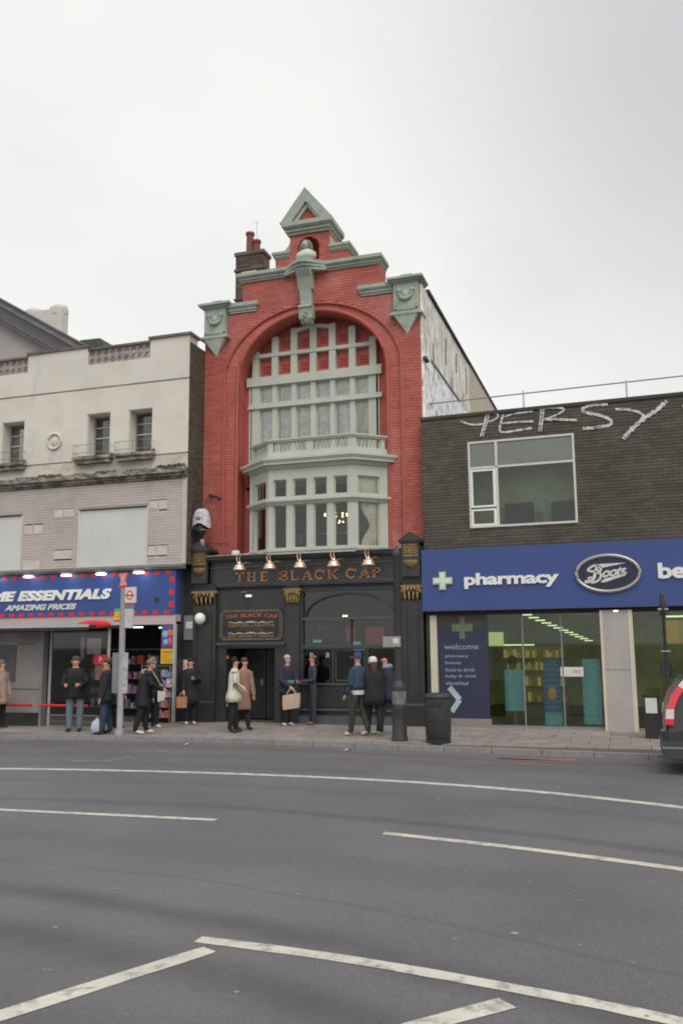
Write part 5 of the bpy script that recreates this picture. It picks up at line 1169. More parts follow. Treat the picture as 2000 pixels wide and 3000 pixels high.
# shop front
part('soffit', bo, mat('dark_soffit', (.04, .036, .03), .8), (0, 9, -.02, .35, 2.66, 2.77), local=True)
part('white_post', bo, STONEC, (.10, .26, -.04, .2, .08, 2.66), local=True); part('black_post', bo, BLACK2, (.0, .10, -.02, .2, .08, 2.66), local=True)  # pale post with a narrow black strip on its left
pl_ = part('pillar', bo, STONE, (4.04, 4.66, -.12, .35, .0, 2.70), local=True); part('pillar_edge', pl_, STONEC, (4.0, 4.06, -.13, .2, .0, 2.70), (4.60, 4.69, -.13, .2, .0, 2.70), local=True); part('pillar_joint', pl_, mat('joint_grey', (.2, .19, .19), .8), (4.06, 4.60, -.123, -.12, 1.39, 1.405), local=True)
obj('pillar_light', MB().ball((4.35, -.1, 2.68), .07, .05, .02, 10, 5), glow('small_white', (1, .95, .8), 1.5), bo, True)
part('plinth', bo, mat('grey_plinth', (.24, .21, .195), .8, .1, 4), (.0, 1.49, -.02, .3, .0, .27), local=True); part('threshold', bo, GREYM, (1.49, 4.0, .0, .1, .0, .14), (4.66, 9, .0, .1, .0, .14), local=True)
wp = part('welcome_panel', bo, NAVY, (.28, 1.46, .02, .05, .27, 2.34), local=True)
part('glazed_top', bo, mat('dusky_panel', (.055, .05, .045), .4, .15, 3), (.28, 1.46, .02, .05, 2.34, 2.66), local=True); part('panel_cross', bo, mat('dim_green_cross', (.13, .17, .095), .6), (.80, .93, .012, .02, 2.10, 2.62), (.62, .80, .012, .02, 2.28, 2.46), (.93, 1.11, .012, .02, 2.28, 2.46), local=True)
TXT = mat('welcome_text', (.30, .34, .38), .6)
text('welcome_text', 'welcome', .42, 1.24, 1.86, 1.99, .02, TXT, bo, True, bold=.0, depth=.004)
for i, (tx, w_) in enumerate((('pharmacy', .55), ('beauty', .38), ('food to drink', .70), ('baby & child', .71), ('electrical', .53))):
    text('welcome_text', tx, .44, .44 + w_, 1.655 - i * .155, 1.74 - i * .155, .02, TXT, bo, True, bold=.01, depth=.004)
CHV = mat('pale_chevron', (.36, .46, .46), .5); mb = MB(); mb.strip([(.52, .98), (.76, .70)], .13, .018, .01); mb.strip([(.76, .70), (.56, .42)], .12, .017, .01); obj('chevron', mb, CHV, bo, True)
for x0, x1, z0, z1 in ((1.46, 2.25, .14, 2.66), (2.28, 3.12, .14, 2.66), (3.15, 4.0, .14, 2.66), (4.70, 6.4, .14, 2.66), (6.45, 9, .14, 2.66)):
    part('glass_pane', bo, GSHOP, (x0, x1, .05, .056, z0, z1), local=True)
part('mullion', bo, GREYM, (2.25, 2.28, .03, .08, .14, 2.66), (3.12, 3.15, .03, .08, .14, 2.66), (6.4, 6.45, .03, .08, .14, 2.66), local=True)
part('interior', bo, OLIVE, (.1, 9, 7.5, 7.6, .05, 2.86), (.1, .2, .3, 7.5, .05, 2.86), local=True); part('interior_ceiling', bo, OLIVD, (.1, 9, .36, 7.5, 2.80, 2.86), local=True); part('interior_floor', bo, mat('shop_vinyl', (.16, .15, .12), .5), (.1, 9, .1, 7.5, .06, .10), local=True)
TUBE = glow('yellowish_tube', (.74, .84, .50), 1.25)
for k in range(12): part('ceiling_light', bo, TUBE, (2.20 + .085 * k, 2.42 + .085 * k, .45 + k * .52, .62 + k * .52, 2.64 - .055 * k, 2.665 - .055 * k), local=True)
part('wall_light_strip', bo, TUBE, (1.39, 2.17, 2.6, 2.63, 1.93, 1.96), local=True); part('lit_menu', bo, glow('lit_green_board', (.42, .48, .22), .8), (1.0, 1.38, 2.6, 2.65, 1.92, 2.28), local=True)
part('upper_strip_light', bo, TUBE, (5.4, 8.5, 3.0, 3.08, 2.6, 2.64), local=True); part('orange_panel', bo, glow('amber_panel', (.45, .26, .05), .42), (5.35, 5.65, 2.0, 2.05, 1.95, 2.5), local=True); part('yellow_panel', bo, glow('amber_dim', (.30, .27, .06), .4), (5.65, 5.85, 2.0, 2.05, 1.95, 2.5), local=True)
sh_ = thing('product_shelf', 'shelf of glowing amber products inside the pharmacy window', 'shelf', (BL[0], BL[1], 0), BR)
AMB = [glow('amber_goods_glow', (.42, .34, .12), .5), glow('olive_goods_glow', (.25, .24, .08), .5), glow('brown_goods_glow', (.30, .18, .06), .4)]  # goods emit their own colour, standing in for light on the shelf
part('shelf_back', sh_, OLIVD, (1.3, 2.9, 3.0, 3.05, .1, 1.9), local=True)
for z in (.5, .9, 1.3, 1.62):
    part('shelf_board', sh_, OLIVE, (1.3, 2.9, 2.8, 3.0, z - .03, z), local=True); x = 1.34
    while x < 2.8:
        w_ = R.uniform(.05, .11)
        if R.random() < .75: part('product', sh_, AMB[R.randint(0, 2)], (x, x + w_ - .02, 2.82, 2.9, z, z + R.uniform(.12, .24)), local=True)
        x += w_
def bworld(u, y, z): 
    v = Matrix.Rotation(BR, 4, 'Z') @ Vector((u, y, 0)); return (BL[0] + v.x, BL[1] + v.y, z)
def column_display(u, y, z0, z1, label, w_=.21, base=None):
    p = bworld(u, y, 0); t = thing('display_column', label, 'display', (p[0], p[1], .1), group=None)
    mb = MB(); prof = [(w_, z0 - .1), (w_ * 1.02, (z0 + z1) / 2 - .1), (w_ * .97, z1 - .1)]
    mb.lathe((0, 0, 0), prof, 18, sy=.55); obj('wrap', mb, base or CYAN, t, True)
    mb = MB()
    for k in range(int((z1 - z0) / .12)): mb.tube([(w_ * 1.03 * math.cos(a), -w_ * .57 * math.sin(a), z0 + .04 + k * .12 - .1) for a in [math.pi * (.15 + .7 * q / 8) for q in range(9)]], .006, 4)
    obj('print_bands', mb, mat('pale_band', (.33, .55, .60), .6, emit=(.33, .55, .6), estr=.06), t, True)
    obj('foot', MB().lathe((0, 0, -.02), [(w_ * .9, 0), (w_ * .9, .05), (.03, .07), (.03, z0 - .1 + .02)], 12, sy=.55), GREYM, t, True)
    return t
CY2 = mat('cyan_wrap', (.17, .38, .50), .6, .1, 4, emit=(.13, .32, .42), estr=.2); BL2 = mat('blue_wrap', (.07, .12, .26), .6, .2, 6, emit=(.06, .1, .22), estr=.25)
t = column_display(1.98, .35, .45, 1.38, 'cyan gown shaped display figure just right of the welcome panel', .22, CY2)
obj('head', MB().ball((-.02, 0, 1.36), .075, .08, .10, 10, 8), mat('tan_skin', (.30, .16, .09), .7), t, True); obj('hair', MB().ball((-.02, .03, 1.48), .10, .09, .13, 10, 8), mat('auburn', (.11, .055, .03), .8), t, True)
t = column_display(2.85, .35, .14, 1.62, 'dark blue display column with orange circle between two cyan ones', .19, BL2)
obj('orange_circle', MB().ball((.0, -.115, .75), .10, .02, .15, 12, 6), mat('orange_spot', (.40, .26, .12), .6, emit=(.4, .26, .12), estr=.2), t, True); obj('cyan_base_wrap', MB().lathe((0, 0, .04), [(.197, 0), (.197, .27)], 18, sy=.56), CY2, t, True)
t = column_display(3.72, .35, .18, 1.62, 'cyan display column beside the pale stone pillar', .20, CY2)
part('door_notice', bo, mat('white_notice', (.62, .58, .54), .6, .1, 5), (3.08, 3.58, .035, .045, 1.24, 1.45), local=True); part('notice_lines', bo, GREYM, (3.36, 3.52, .03, .035, 1.36, 1.375), (3.33, 3.53, .03, .035, 1.32, 1.33), local=True)
part('wall_sign_blue', bo, mat('dim_blue_sign', (.12, .14, .2), .5), (5.18, 5.45, .6, .62, 1.22, 1.55), local=True)

# ------------------------------------------------------------------ street furniture in front
lb = thing('litter_bin', 'round black litter bin with flared rim on the pavement before the pharmacy', 'bin', (6.94, -3.7, .08))
obj('body', MB().lathe((0, 0, 0), [(.225, 0), (.235, .03), (.235, .10), (.245, .11), (.245, .16), (.25, .17), (.258, .78), (.255, .84)], 24), BOLL, lb, True)
obj('base_band', MB().lathe((0, 0, 0), [(.238, .0), (.242, .02), (.242, .08)], 24), BLACK2, lb, True)
obj('hood', MB().lathe((0, 0, 0), [(.25, .84), (.268, .86), (.27, .90), (.255, .93), (.18, .955), (.03, .96)], 24), BOLL, lb, True); obj('opening', MB().box(-.14, .14, -.265, -.24, .72, .81), NAVYD, lb, True)
lp = thing('sign_post', 'slim black post with thick cast base and small pale plate before the pub', 'post', (6.12, -3.55, .08))
obj('base', MB().lathe((0, 0, 0), [(.165, 0), (.165, .06), (.15, .10), (.145, .62), (.155, .65), (.14, .70), (.135, 1.0), (.15, 1.04), (.11, 1.12), (.085, 1.18)], 16), BOLL, lp, True)
obj('shaft', MB().lathe((0, 0, 0), [(.082, 1.1), (.078, 3.7), (.09, 3.72), (.09, 3.78), (.05, 3.84), (.02, 3.92)], 12), BOLL, lp, True)
pt_ = obj('plate', MB().box(-.29, .08, -.10, -.09, 1.86, 2.07), mat('dull_plate', (.30, .28, .28), .5, .1, 5), lp, True); obj('plate_mark', MB().box(-.08, .04, -.104, -.10, 1.93, 2.03), OFFW, pt_, True)
obj('fly_poster', MB().lathe((0, 0, 0), [(.146, .72), (.146, .98)], 14), mat('torn_sticker', (.16, .155, .16), .8, .4, 14), lp, True)
bd = thing('thin_post', 'thin black post with small cross collar in front of the pharmacy fascia', 'post', (11.27, -2.2, .08))
obj('shaft', MB().lathe((0, 0, 0), [(.05, 0), (.035, .1), (.03, 2.5), (.06, 2.55), (.065, 2.7), (.04, 2.8), (.05, 2.86), (.01, 2.92)], 10), BOLL, bd, True); obj('collar', MB().box(-.10, .10, -.05, .05, 2.55, 2.58), GREYL, bd, True); obj('collar', MB().box(-.09, .09, -.05, .05, 1.72, 1.74), GREYL, bd, True)
cbn = thing('street_cabinet', 'dark street cabinet with a white notice, behind the parked car', 'cabinet', (10.95, -1.9, .08))
obj('body', MB().box(-.15, .15, -.12, .12, 0, .82).box(-.17, .17, -.14, .14, .82, .86), BLACK2, cbn, True); obj('notice', MB().box(-.12, .10, -.135, -.12, .50, .80), OFFW, cbn, True)
# small street litter
for (x, y, c, lb_) in ((1.95, -4.62, (.5, .5, .48), 'scrap of white paper in the gutter left of the pub'), (5.4, -4.75, (.5, .47, .42), 'small pale wrapper in the gutter near the walking group')):
    mb = MB(); mb.add([(x - .06, y - .03, .01), (x + .05, y - .04, .035), (x + .06, y + .03, .012), (x - .03, y + .04, .04)], [(0, 1, 2), (0, 2, 3)]); obj('litter', mb, mat('scrap_paper', c, .8), label=lb_, cat='litter')

# ------------------------------------------------------------------ parked car at the right edge
car = thing('parked_car', 'dark grey estate car cut off by the right picture edge, red tail lamp showing', 'car', (13.2, -5.75, 0))
CARP = mat('dark_grey_car_paint', (.035, .036, .042), .25, .05, 2, spec=.6); y0, y1 = -6.55, -4.9
prof = [(11.12, .30), (11.02, .45), (10.98, .62), (11.00, .80), (11.03, 1.0), (11.10, 1.18), (11.24, 1.40), (11.40, 1.53), (11.7, 1.58), (13.4, 1.57), (14.2, 1.15), (15.2, 1.0), (15.5, .75), (15.5, .35)]
mb = MB(); vs = []; nP = len(prof)
for y_, ins in ((y0 + .05, .03), (y0, 0), (y1, 0), (y1 - .05, .03)):
    for (x, z) in prof:
        tuck = .14 * max(0, (z - .95) / .6); s_ = 1 if y_ < -5.7 else -1; vs.append((x + (ins if x < 13 else -ins), y_ + s_ * tuck, z))
fs = [(j * nP + k, j * nP + (k + 1) % nP, (j + 1) * nP + (k + 1) % nP, (j + 1) * nP + k) for j in range(3) for k in range(nP)]
mb.add(vs, fs, False); mb.add(vs[:nP], [tuple(range(nP - 1, -1, -1))]); mb.add(vs[3 * nP:], [tuple(range(nP))])
obj('body', mb, CARP, car)
mb = MB()
mb.add([(11.35, y0 + .072, 1.14), (13.0, y0 + .04, 1.08), (13.5, y0 + .10, 1.40), (11.75, y0 + .11, 1.46)], [(0, 1, 2, 3)]); mb.add([(v[0], v[1] - .012, v[2]) for v in [(11.35, y0 + .05, 1.12), (13.0, y0 + .03, 1.06), (13.5, y0 + .085, 1.42), (11.75, y0 + .09, 1.48)]], [(0, 1, 2, 3)])
obj('side_window', mb, mat('car_glass', (.03, .035, .05), .08, .05, 2, spec=.8), car)
part('bumper', car, mat('bumper_plastic', (.05, .05, .052), .6), (10.93, 11.5, y0 - .02, y1 + .02, .26, .50), (11.5, 15.4, y0 - .01, y0 + .05, .22, .34)); part('bumper_trim', car, GREYM, (10.92, 11.45, y0 - .025, y1, .40, .425))
for s_, yy in ((-1, y0), (1, y1)):
    ys_ = (yy - .012 if s_ < 0 else yy - .10, yy + .10 if s_ < 0 else yy + .012)
    def lamp(pp, mt_, nm):
        mb = MB(); vs = []
        for y_ in (ys_[0], ys_[1]):
            for (x, z) in pp: vs.append((x, y_ + (.14 * max(0, (z - .95) / .6)) * (1 if s_ < 0 else -1), z))
        n_ = len(pp); mb.add(vs, [tuple(range(n_)), tuple(range(2 * n_ - 1, n_ - 1, -1))] + [(k, k + n_, (k + 1) % n_ + n_, (k + 1) % n_) for k in range(n_)]); obj(nm, mb, mt_, car)
    LR = mat('tail_red', (.55, .03, .04), .2, .05, 3, spec=.7, emit=(.6, .02, .03), estr=.12); LW = mat('tail_clear', (.62, .58, .55), .2, .05, 3)
    lamp([(11.02, .98), (11.12, .98), (11.18, 1.13), (11.28, 1.28), (11.20, 1.33), (11.085, 1.17)], LR, 'tail_lamp'); lamp([(11.20, 1.33), (11.28, 1.28), (11.37, 1.40), (11.30, 1.45)], LW, 'tail_lamp'); lamp([(11.30, 1.45), (11.37, 1.40), (11.46, 1.48), (11.40, 1.52)], LR, 'tail_lamp')
    lamp([(10.99, .84), (11.11, .84), (11.12, .98), (11.01, .98)], LW, 'tail_lamp'); lamp([(10.985, .75), (11.10, .75), (11.11, .84), (10.985, .84)], LR, 'tail_lamp')
for x in (11.85, 14.6):
    for y_ in (y0 + .02, y1 - .22):
        w_ = MB(); w_.v = []; vs = []
        for yy in (0, .2):
            for k in range(20): a = 2 * math.pi * k / 20; vs.append((x + .33 * math.cos(a), y_ + yy, .33 + .33 * math.sin(a)))
        w_.add(vs, [tuple(range(19, -1, -1)), tuple(range(20, 40))] + [(k, (k + 1) % 20, (k + 1) % 20 + 20, k + 20) for k in range(20)]); wo = obj('wheel', w_, mat('tyre', (.02, .02, .02), .8), car)
        obj('rim', MB().prism([(x + .2 * math.cos(2 * math.pi * k / 16), .33 + .2 * math.sin(2 * math.pi * k / 16)) for k in range(16)], y_ - .01, y_ + .21), GREYM, wo)

car.location.x += .06
# ------------------------------------------------------------------ people
SKIN = mat('skin', (.52, .27, .19), .6, .06, 5); SHOEW = mat('white_trainer', (.62, .60, .56), .6); SHOEB = mat('black_shoe', (.02, .02, .02), .5); SHOER = mat('brown_shoe', (.22, .08, .05), .6)
def cloth(name, c, v=.15): return mat(name, c, .9, v, 7, bump=.4, bscale=30)
DG = bpy.context.evaluated_depsgraph_get
def person(label, x, y, h, face, top, bottom, shoe, hairc, hair='short', pose=None, coat=None, holds=None, skin=SKIN, extra=None, wide=1.0):
    """face: heading in degrees, 0 = looks to -y (towards the camera), 90 = to +x. pose: joint overrides in body space (x right of the viewer when face=0)."""
    p = dict(lean=0., stride=.0, armL=(-.20, -.04, -.30), handL=(-.22, -.10, -.56), armR=(.20, -.04, -.30), handR=(.22, -.10, -.56), head=(0, 0))
    p.update(pose or {})
    k = h / 1.75; rz = rad(face); ln = p['lean']; st = p['stride']
    t = thing('person', label, 'person', (x, y, PZ), rz)
    V = []; E = []; Rr = []; lab = []
    def v(co, r, par=None, l='torso'):
        V.append(Vector(co) * k); Rr.append(r * k); i = len(V) - 1
        if par is not None: E.append((par, i)); lab.append(l)
        return i
    pel = v((0, 0, .95), (.15)); 
    wa = v((0, -.01 - ln * .25, 1.10), .135, pel); ch = v((0, -.01 - ln * .6, 1.30), .15, wa); sh = v((0, -ln, 1.43), .11, ch)
    nk = v((p['head'][0] * .3, -ln * 1.15 - .01, 1.51), .05, sh, 'head'); hd = v((p['head'][0] * .7, -ln * 1.35 - .015 + p['head'][1] * .5, 1.60), .068, nk, 'head'); hd2 = v((p['head'][0], -ln * 1.45 - .01 + p['head'][1], 1.69), .072, hd, 'head')
    HD = V[hd2].copy(); HB = V[hd].copy()
    for s_, an, hn in ((-1, p['armL'], p['handL']), (1, p['armR'], p['handR'])):
        so_ = v((s_ * .17, -ln, 1.41), .065, sh); el = v((an[0], an[1] - ln, 1.41 + an[2]), .05, so_, 'arm'); wr = v((hn[0], hn[1] - ln, 1.41 + hn[2]), .033, el, 'arm')
        d = (V[wr] - V[el]).normalized(); pa = v(tuple(V[wr] / k + d * .06), .034, wr, 'hand'); sd_ = d.cross(Vector((0, 1, 0)))
        if sd_.length < .2: sd_ = d.cross(Vector((0, 0, 1)))
        sd_.normalize(); curl = d.cross(sd_).normalized() * (-1)
        for q in range(4):
            f1 = v(tuple(V[pa] / k + d * .045 + sd_ * (q - 1.5) * .021), .010, pa, 'hand'); L_ = (.030, .038, .034, .024)[q]
            v(tuple(V[f1] / k + d * L_ + curl * .014), .008, f1, 'hand')
        th = v(tuple(V[pa] / k - sd_ * .04 + d * .0), .011, pa, 'hand'); v(tuple(V[th] / k - sd_ * .015 + d * .035), .009, th, 'hand')
        if s_ < 0: HL = V[pa].copy()
        else: HR = V[pa].copy()
    for s_ in (-1, 1):
        f_ = st * s_
        hp = v((s_ * .09, 0, .90), .10, pel, 'leg'); kn = v((s_ * .10, -f_ * .45 - abs(st) * .12, .50), .080, hp, 'leg'); an_ = v((s_ * .10, -f_ + (.04 if f_ < 0 else 0), .10 + (.05 if f_ < -.1 else 0)), .062, kn, 'leg')
        he = v((s_ * .10, -f_ - .02, .05 + (.03 if f_ < -.1 else 0)), .045, an_, 'foot'); v((s_ * .115, -f_ - .17, .035), .038, he, 'foot')
    me = bpy.data.meshes.new('skel'); me.from_pydata([tuple(q) for q in V], E, []); o = bpy.data.objects.new('body', me); C.objects.link(o)
    sk = o.modifiers.new('s', 'SKIN'); sk.use_smooth_shade = True
    for i, dd in enumerate(me.skin_vertices[0].data): dd.radius = (Rr[i] * (1.15 if i in (wa, ch, pel) else 1), Rr[i] * (.80 if i in (wa, ch, pel, sh) else 1)); dd.use_root = (i == pel)
    sb_ = o.modifiers.new('d', 'SUBSURF'); sb_.levels = 1; sb_.render_levels = 1
    dg = DG(); dg.update(); nm = bpy.data.meshes.new_from_object(o.evaluated_get(dg)); bpy.data.objects.remove(o)
    nm.name = 'body'; nm.materials.clear()
    for mt_ in (skin, top, bottom, shoe): nm.materials.append(mt_)
    idx = dict(torso=1, arm=1, hand=0, head=0, leg=2, foot=3)
    segs = [(V[a], V[b], (Rr[a] + Rr[b]) / 2, l) for (a, b), l in zip(E, lab)]
    for f in nm.polygons:
        c = f.center; best = 9; bl2 = 'torso'
        for a, b, r_, l in segs:
            ab = b - a; u = max(0, min(1, (c - a).dot(ab) / max(1e-6, ab.length_squared))); dd = (c - (a + ab * u)).length / max(.02, r_)
            if dd < best: best = dd; bl2 = l
        if bl2 == 'torso' and c.z < .93 * k: bl2 = 'leg'
        if bl2 == 'leg' and c.z > .96 * k: bl2 = 'torso'
        if bl2 == 'head' and c.z < 1.47 * k: bl2 = 'torso'
        f.material_index = idx[bl2]; f.use_smooth = True
    bo_ = bpy.data.objects.new('body', nm); lk(bo_, t, True)
    # face: nose, ears, eyes, mouth
    fc = MB(); hx, hy, hz = HB.x, HB.y, HB.z + .03 * k
    fc.add([(hx - .012 * k, hy - .070 * k, hz), (hx + .012 * k, hy - .070 * k, hz), (hx, hy - .098 * k, hz - .005 * k), (hx, hy - .072 * k, hz + .04 * k)], [(0, 1, 2), (0, 2, 3), (1, 3, 2)])
    for s_ in (-1, 1): fc.ball((hx + s_ * .076 * k, hy, hz + .01 * k), .012 * k, .02 * k, .03 * k, 6, 5)
    obj('face_features', fc, skin, t, True)
    ey = MB()
    for s_ in (-1, 1): ey.ball((hx + s_ * .028 * k, hy - .066 * k, hz + .035 * k), .007 * k, .006 * k, .005 * k, 6, 5)
    ey.box(hx - .015 * k, hx + .015 * k, hy - .072 * k, hy - .062 * k, hz - .035 * k, hz - .031 * k); obj('eyes_and_mouth', ey, mat('dark_feature', (.06, .03, .025), .6), t, True)
    if hair in ('short', 'long', 'bun'):
        hm = MB(); hm.ball((HD.x, HD.y + .034 * k, HD.z + .014 * k), .086 * k, .088 * k, .078 * k, 14, 8)
        if hair == 'long':
            hm.tube([(HD.x, HD.y + .06 * k, HD.z), (HD.x, HD.y + .09 * k, HD.z - .12 * k), (HD.x, HD.y + .12 * k, HD.z - .26 * k)], [.08 * k, .085 * k, .05 * k], 10)
        obj('hair', hm, hairc, t, True)
    if hair in ('cap', 'beanie'):
        hm = MB(); hm.lathe((HD.x, HD.y + .01, HD.z - .03 * k), [(.092 * k, 0), (.094 * k, .04 * k), (.085 * k, .09 * k), (.055 * k, .125 * k), (.01, .135 * k)], 16); obj('cap' if hair == 'cap' else 'beanie', hm, hairc, t, True)
    if coat:
        cm, hem, wt, sp = coat; mb = MB(); n_ = 28; vs = []; lv = [(1.49, .075, .075), (1.455, .12, .09), (1.41, .185, .11), (1.34, .205, .130), (1.25, .195, .135), (1.15, .18, .135), (1.07, .185, .14), (1.0, .19, .14), (.85, .20 * wt, .15 * sp), (.7, .205 * wt, .16 * sp), (.55, .215 * wt, .17 * sp), (.4, .22 * wt, .18 * sp)]
        lv = [q for q in lv if q[0] >= hem] ; 
        if lv[-1][0] > hem + .02: lv.append((hem, lv[-1][1] * 1.02, lv[-1][2] * 1.03))
        for z, rx, ry in lv:
            cyy = -ln * max(0, min(1, (z - .95) / .48)) + .0
            for q in range(n_):
                a = 2 * math.pi * q / n_; ww = 1 + .05 * math.sin(3 * a + z * 5 + x) + .035 * math.sin(7 * a + z * 9 + x * 3) * (1.2 if z < 1.1 else .6); vs.append((rx * 1.08 * ww * math.cos(a) * k, (cyy + ry * ww * math.sin(a)) * k, z * k))
        mb.add(vs, [(j * n_ + q, (j + 1) * n_ + q, (j + 1) * n_ + (q + 1) % n_, j * n_ + (q + 1) % n_) for j in range(len(lv) - 1) for q in range(n_)], True)
        co_ = obj('coat', mb, cm, t, True)
        sm_ = co_.modifiers.new('thick', 'SOLIDIFY'); sm_.thickness = .015
        for s_, an, hn in ((-1, p['armL'], p['handL']), (1, p['armR'], p['handR'])):
            sv = MB(); sv.tube([(s_ * .15 * k, -ln * k, 1.42 * k), (an[0] * k, (an[1] - ln) * k, (1.41 + an[2]) * k), (hn[0] * k, (hn[1] - ln) * k, (1.41 + hn[2]) * k)], [.088 * k, .074 * k, .06 * k], 10); obj('sleeve', sv, cm, t, True)
    if extra: extra(t, k, HD, HL, HR)
    def w2(vv): q = Matrix.Translation((x, y, PZ)) @ Matrix.Rotation(rz, 4, 'Z') @ vv; return q
    t.scale = (wide, wide, 1)
    return t, w2(HL), w2(HR)
BLKC = cloth('black_coat', (.022, .022, .026)); NAVC = cloth('navy_coat', (.028, .034, .055)); DEN = cloth('dark_denim', (.035, .055, .085)); JEAN = cloth('blue_jeans', (.09, .13, .20)); LJ = cloth('washed_jeans', (.15, .18, .21)); BLKT = cloth('black_trousers', (.018, .018, .02)); OLT = cloth('olive_trousers', (.045, .05, .035)); WCO = cloth('ivory_coat', (.60, .56, .47), .1); CAM = cloth('camel_coat', (.28, .18, .125)); DJ = cloth('denim_jacket', (.035, .065, .105))
HBK = cloth('black_hair', (.02, .017, .015)); HBR = cloth('brown_hair', (.09, .055, .04)); HGY = cloth('grey_hair', (.42, .40, .42)); HLB = cloth('light_brown_hair', (.20, .15, .11)); HWH = cloth('white_wool', (.66, .64, .62)); BLC = cloth('blue_cap', (.035, .07, .19))
person('person in pinkish beige coat at the left picture edge by the shelter', -3.95, -3.02, 1.60, 90, CAM, BLKT, SHOEB, HLB, 'short', coat=(cloth('pinkish_coat', (.42, .30, .26)), .62, 1.0, 1.0))
person('person in black jacket and washed jeans standing under the bus shelter', -1.62, -3.35, 1.68, 25, BLKC, LJ, SHOEB, HBR, 'short', pose=dict(lean=.06, handL=(-.14, -.28, -.30), handR=(.13, -.28, -.30), armL=(-.22, -.05, -.28), armR=(.22, -.05, -.28)), coat=(BLKC, .78, 1.05, 1.0), wide=1.2)
person('person in dark jacket and blue jeans just left of the bus stop pole', -.52, -3.78, 1.64, -60, BLKC, DEN, SHOEB, HBR, 'short', pose=dict(stride=.06), coat=(BLKC, .76, 1.1, 1.1), wide=1.2, extra=lambda t, k, H, a, b: obj('face_scarf', MB().lathe((0, -.01, 1.46 * k), [(.08, 0), (.085, .04), (.06, .07)], 12), mat('rust_scarf', (.30, .12, .09), .9), t, True))
person('person all in black with light shoes right of the bus stop pole', .22, -3.50, 1.60, 120, BLKC, BLKT, SHOEW, HLB, 'short', pose=dict(lean=.12, stride=.10, handL=(-.1, -.30, -.35), armL=(-.2, -.08, -.28)), coat=(BLKC, .66, 1.0, 1.0), wide=1.12)
person('person in dark hooded coat waiting behind the others by the shelter post', -1.05, -2.55, 1.62, 150, NAVC, BLKT, SHOEB, HBK, 'short', coat=(cloth('charcoal_coat', (.035, .033, .034)), .60, 1.05, 1.1), wide=1.1)
person('short person in brown coat between the goods rack and the bus stop pole', -.62, -1.75, 1.54, 20, CAM, BLKT, SHOEB, HBR, 'long', coat=(cloth('dark_brown_coat', (.07, .045, .035)), .58, 1.05, 1.1), wide=1.1)
def belt(t, k, H, a, b): obj('shoulder_strap', MB().tube([(-.12 * k, -.13, 1.44 * k), (.0, -.17, 1.25 * k), (.14 * k, -.15, 1.05 * k)], .022, 5), mat('striped_strap', (.35, .33, .22), .8, .5, 40), t, True)
_, hl5, hr5 = person('person in dark coat with striped strap beside the colourful goods rack', -.28, -2.2, 1.64, 60, NAVC, BLKT, SHOEW, HLB, 'short', pose=dict(stride=.08, handR=(.16, -.22, -.42)), coat=(BLKC, .78, 1.0, 1.0), extra=belt)
_, hl6, hr6 = person('person in long black coat with white trainers before the narrow side door', .20, -1.2, 1.60, 35, BLKC, BLKT, SHOEW, HBK, 'long', pose=dict(handL=(-.2, -.16, -.50), armR=(.22, -.06, -.28), handR=(.06, -.28, -.20)), coat=(BLKC, .55, 1.05, 1.1))
person('person in ivory knee length coat with long dark hair outside the pub door', 2.12, -2.8, 1.64, 115, WCO, BLKT, SHOEB, HBK, 'short', pose=dict(lean=.02, armL=(-.22, -.02, -.28), handL=(-.12, -.22, -.40), armR=(.24, .02, -.30), handR=(.17, -.12, -.44), stride=.05), coat=(WCO, .72, 1.12, 1.25))
person('person in long camel coat behind the ivory coat, face turned to the pub door', 2.07, -2.2, 1.62, 60, CAM, BLKT, SHOEB, HBR, 'short', pose=dict(stride=.10, lean=.05), coat=(CAM, .50, .95, 1.0), skin=mat('rosy_skin', (.50, .22, .19), .6))
def gscarf(t, k, H, a, b): obj('scarf', MB().tube([(-.06, -.14, 1.10 * k), (.02, -.19, 1.06 * k), (.10, -.20, 1.10 * k)], [.05, .065, .045], 8), cloth('green_scarf', (.06, .20, .17), .4), t, True)
_, hl9, hr9 = person('grey haired person in dark coat carrying a beige tote bag', 2.66, -.99, 1.66, 55, NAVC, BLKT, SHOEW, HGY, 'short', pose=dict(lean=.05, handL=(-.10, -.26, -.42), handR=(.10, -.30, -.30), armL=(-.24, -.06, -.26), armR=(.24, -.06, -.26)), coat=(NAVC, .80, 1.1, 1.1), extra=gscarf)
person('person in dark blue shirt and brown shoes holding hands in front by the pub window', 3.21, -.62, 1.66, -55, cloth('dark_blue_shirt', (.045, .048, .075)), cloth('blue_black_trousers', (.035, .045, .06)), SHOER, HBR, 'none', pose=dict(armL=(-.22, -.02, -.28), handL=(-.08, -.32, -.32), armR=(.22, -.02, -.28), handR=(.05, -.32, -.33)), skin=mat('warm_skin', (.50, .22, .16), .6), extra=lambda t, k, H, a, b: obj('hair', MB().ball((H.x, H.y + .03, H.z + .01), .08, .075, .06, 10, 6), HLB, t, True))
def capx(t, k, H, a, b):
    obj('cap_brim', MB().prism_h([(H.x - .07, H.y - .08), (H.x + .07, H.y - .08), (H.x + .05, H.y - .17), (H.x - .05, H.y - .17)], H.z - .03, H.z - .005), REDS, t, True)
    obj('shirt_hem', MB().lathe((0, 0, .88 * k), [(.165, 0), (.17, .09)], 16, sy=.78), OFFW, t, True)
person('person in blue cap with red brim, dark denim jacket and olive trousers', 5.05, -2.85, 1.72, -115, DJ, OLT, SHOEW, BLC, 'cap', pose=dict(stride=.14, handL=(-.24, -.04, -.54), handR=(.24, -.14, -.52)), coat=(DJ, .98, 1, 1), extra=capx)
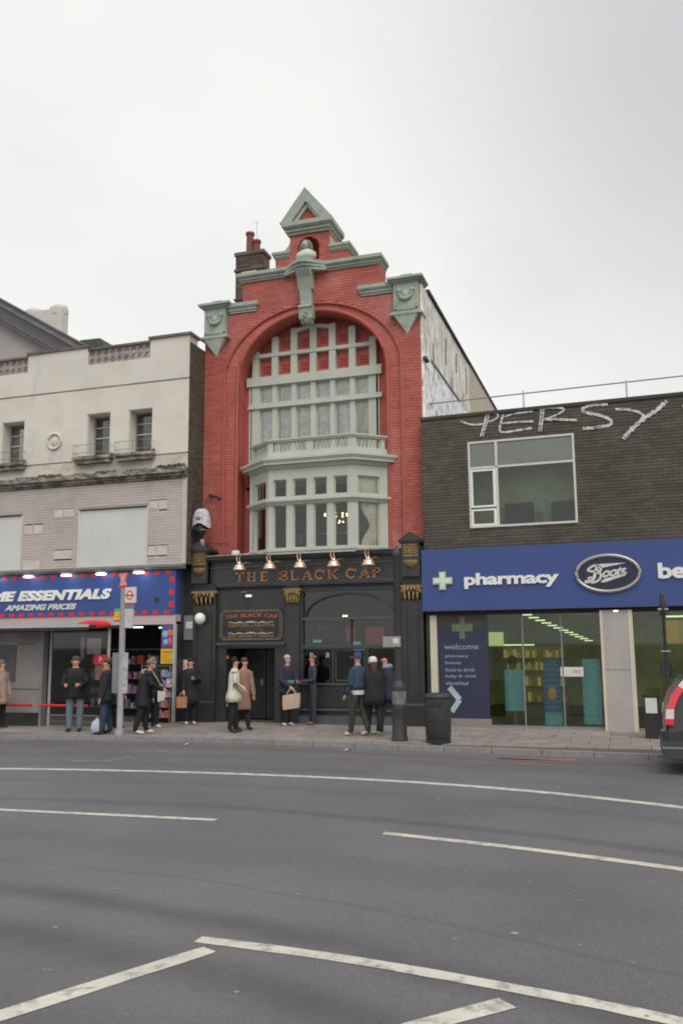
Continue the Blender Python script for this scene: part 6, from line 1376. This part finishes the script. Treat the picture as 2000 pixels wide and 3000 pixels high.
person('person in white hat and black coat walking between two companions', 5.36, -2.75, 1.62, -150, BLKC, BLKT, SHOEW, HWH, 'beanie', pose=dict(stride=.14, lean=.03), coat=(BLKC, .68, 1.0, 1.05), wide=1.12, extra=lambda t, k, H, a, b: obj('hair', MB().tube([(H.x, H.y + .04, H.z - .04), (H.x, H.y + .08, H.z - .16), (H.x, H.y + .10, H.z - .25)], [.075, .07, .04], 8), HBR, t, True))
person('bald person in dark jacket with lilac hood striding in front of the pub', 5.62, -2.35, 1.68, -100, NAVC, DEN, SHOEW, HBR, 'none', pose=dict(stride=.22, lean=.08, handR=(.22, -.20, -.50), handL=(-.22, .06, -.52)), coat=(NAVC, .74, 1.15, 1.2), wide=1.12, skin=mat('warm_skin', (.50, .24, .17), .6), extra=lambda t, k, H, a, b: obj('hood', MB().tube([(-.11, -.10, 1.47 * k), (0, .0, 1.50 * k), (.11, -.10, 1.47 * k)], [.045, .06, .045], 8), cloth('lilac_hood', (.24, .22, .38)), t, True))
# bags held by people: things of their own
def tote(name, hand, w_, h, d, rot, col, label, strap=.22, tilt=0):
    t = thing(name, label, 'bag', (hand.x, hand.y, hand.z - strap - h), rot)
    mb = MB(); vs = []
    for j, (z, s_) in enumerate(((0, .95), (h * .5, 1.04), (h, 1))):
        for (cx_, cy_) in ((-w_ / 2, -d / 2), (w_ / 2, -d / 2), (w_ / 2, d / 2), (-w_ / 2, d / 2)): vs.append((cx_ * s_, cy_ * s_, z + tilt * cx_ / w_))
    mb.add(vs, [(3, 2, 1, 0)] + [(j * 4 + q, j * 4 + (q + 1) % 4, (j + 1) * 4 + (q + 1) % 4, (j + 1) * 4 + q) for j in range(2) for q in range(4)] + [(8, 9, 10, 11)])
    obj('bag_body', mb, col, t, True)
    hn = MB()
    for yy in (-d / 2, d / 2): hn.tube([(-w_ * .28, yy, h), (-w_ * .1, yy * .3, h + strap), (w_ * .1, yy * .3, h + strap), (w_ * .28, yy, h)], .008, 5)
    obj('handles', hn, col, t, True)
tote('tote_bag', hl9 + Vector((.05, -.12, -.02)), .40, .34, .12, rad(5), cloth('beige_canvas', (.50, .38, .30), .08), 'large beige canvas tote bag held by the grey haired person', .12, .06)
tote('paper_bag', hl6 + Vector((-.0, -.08, 0)), .24, .26, .10, rad(10), cloth('tan_paper', (.42, .23, .12), .08), 'small tan paper bag carried beside the narrow side door', .10)
tote('white_bag', hr5 + Vector((0, -.08, .12)), .17, .28, .06, rad(30), cloth('white_plastic', (.60, .57, .52), .06), 'white carrier bag held beside the goods rack', .10, .05)
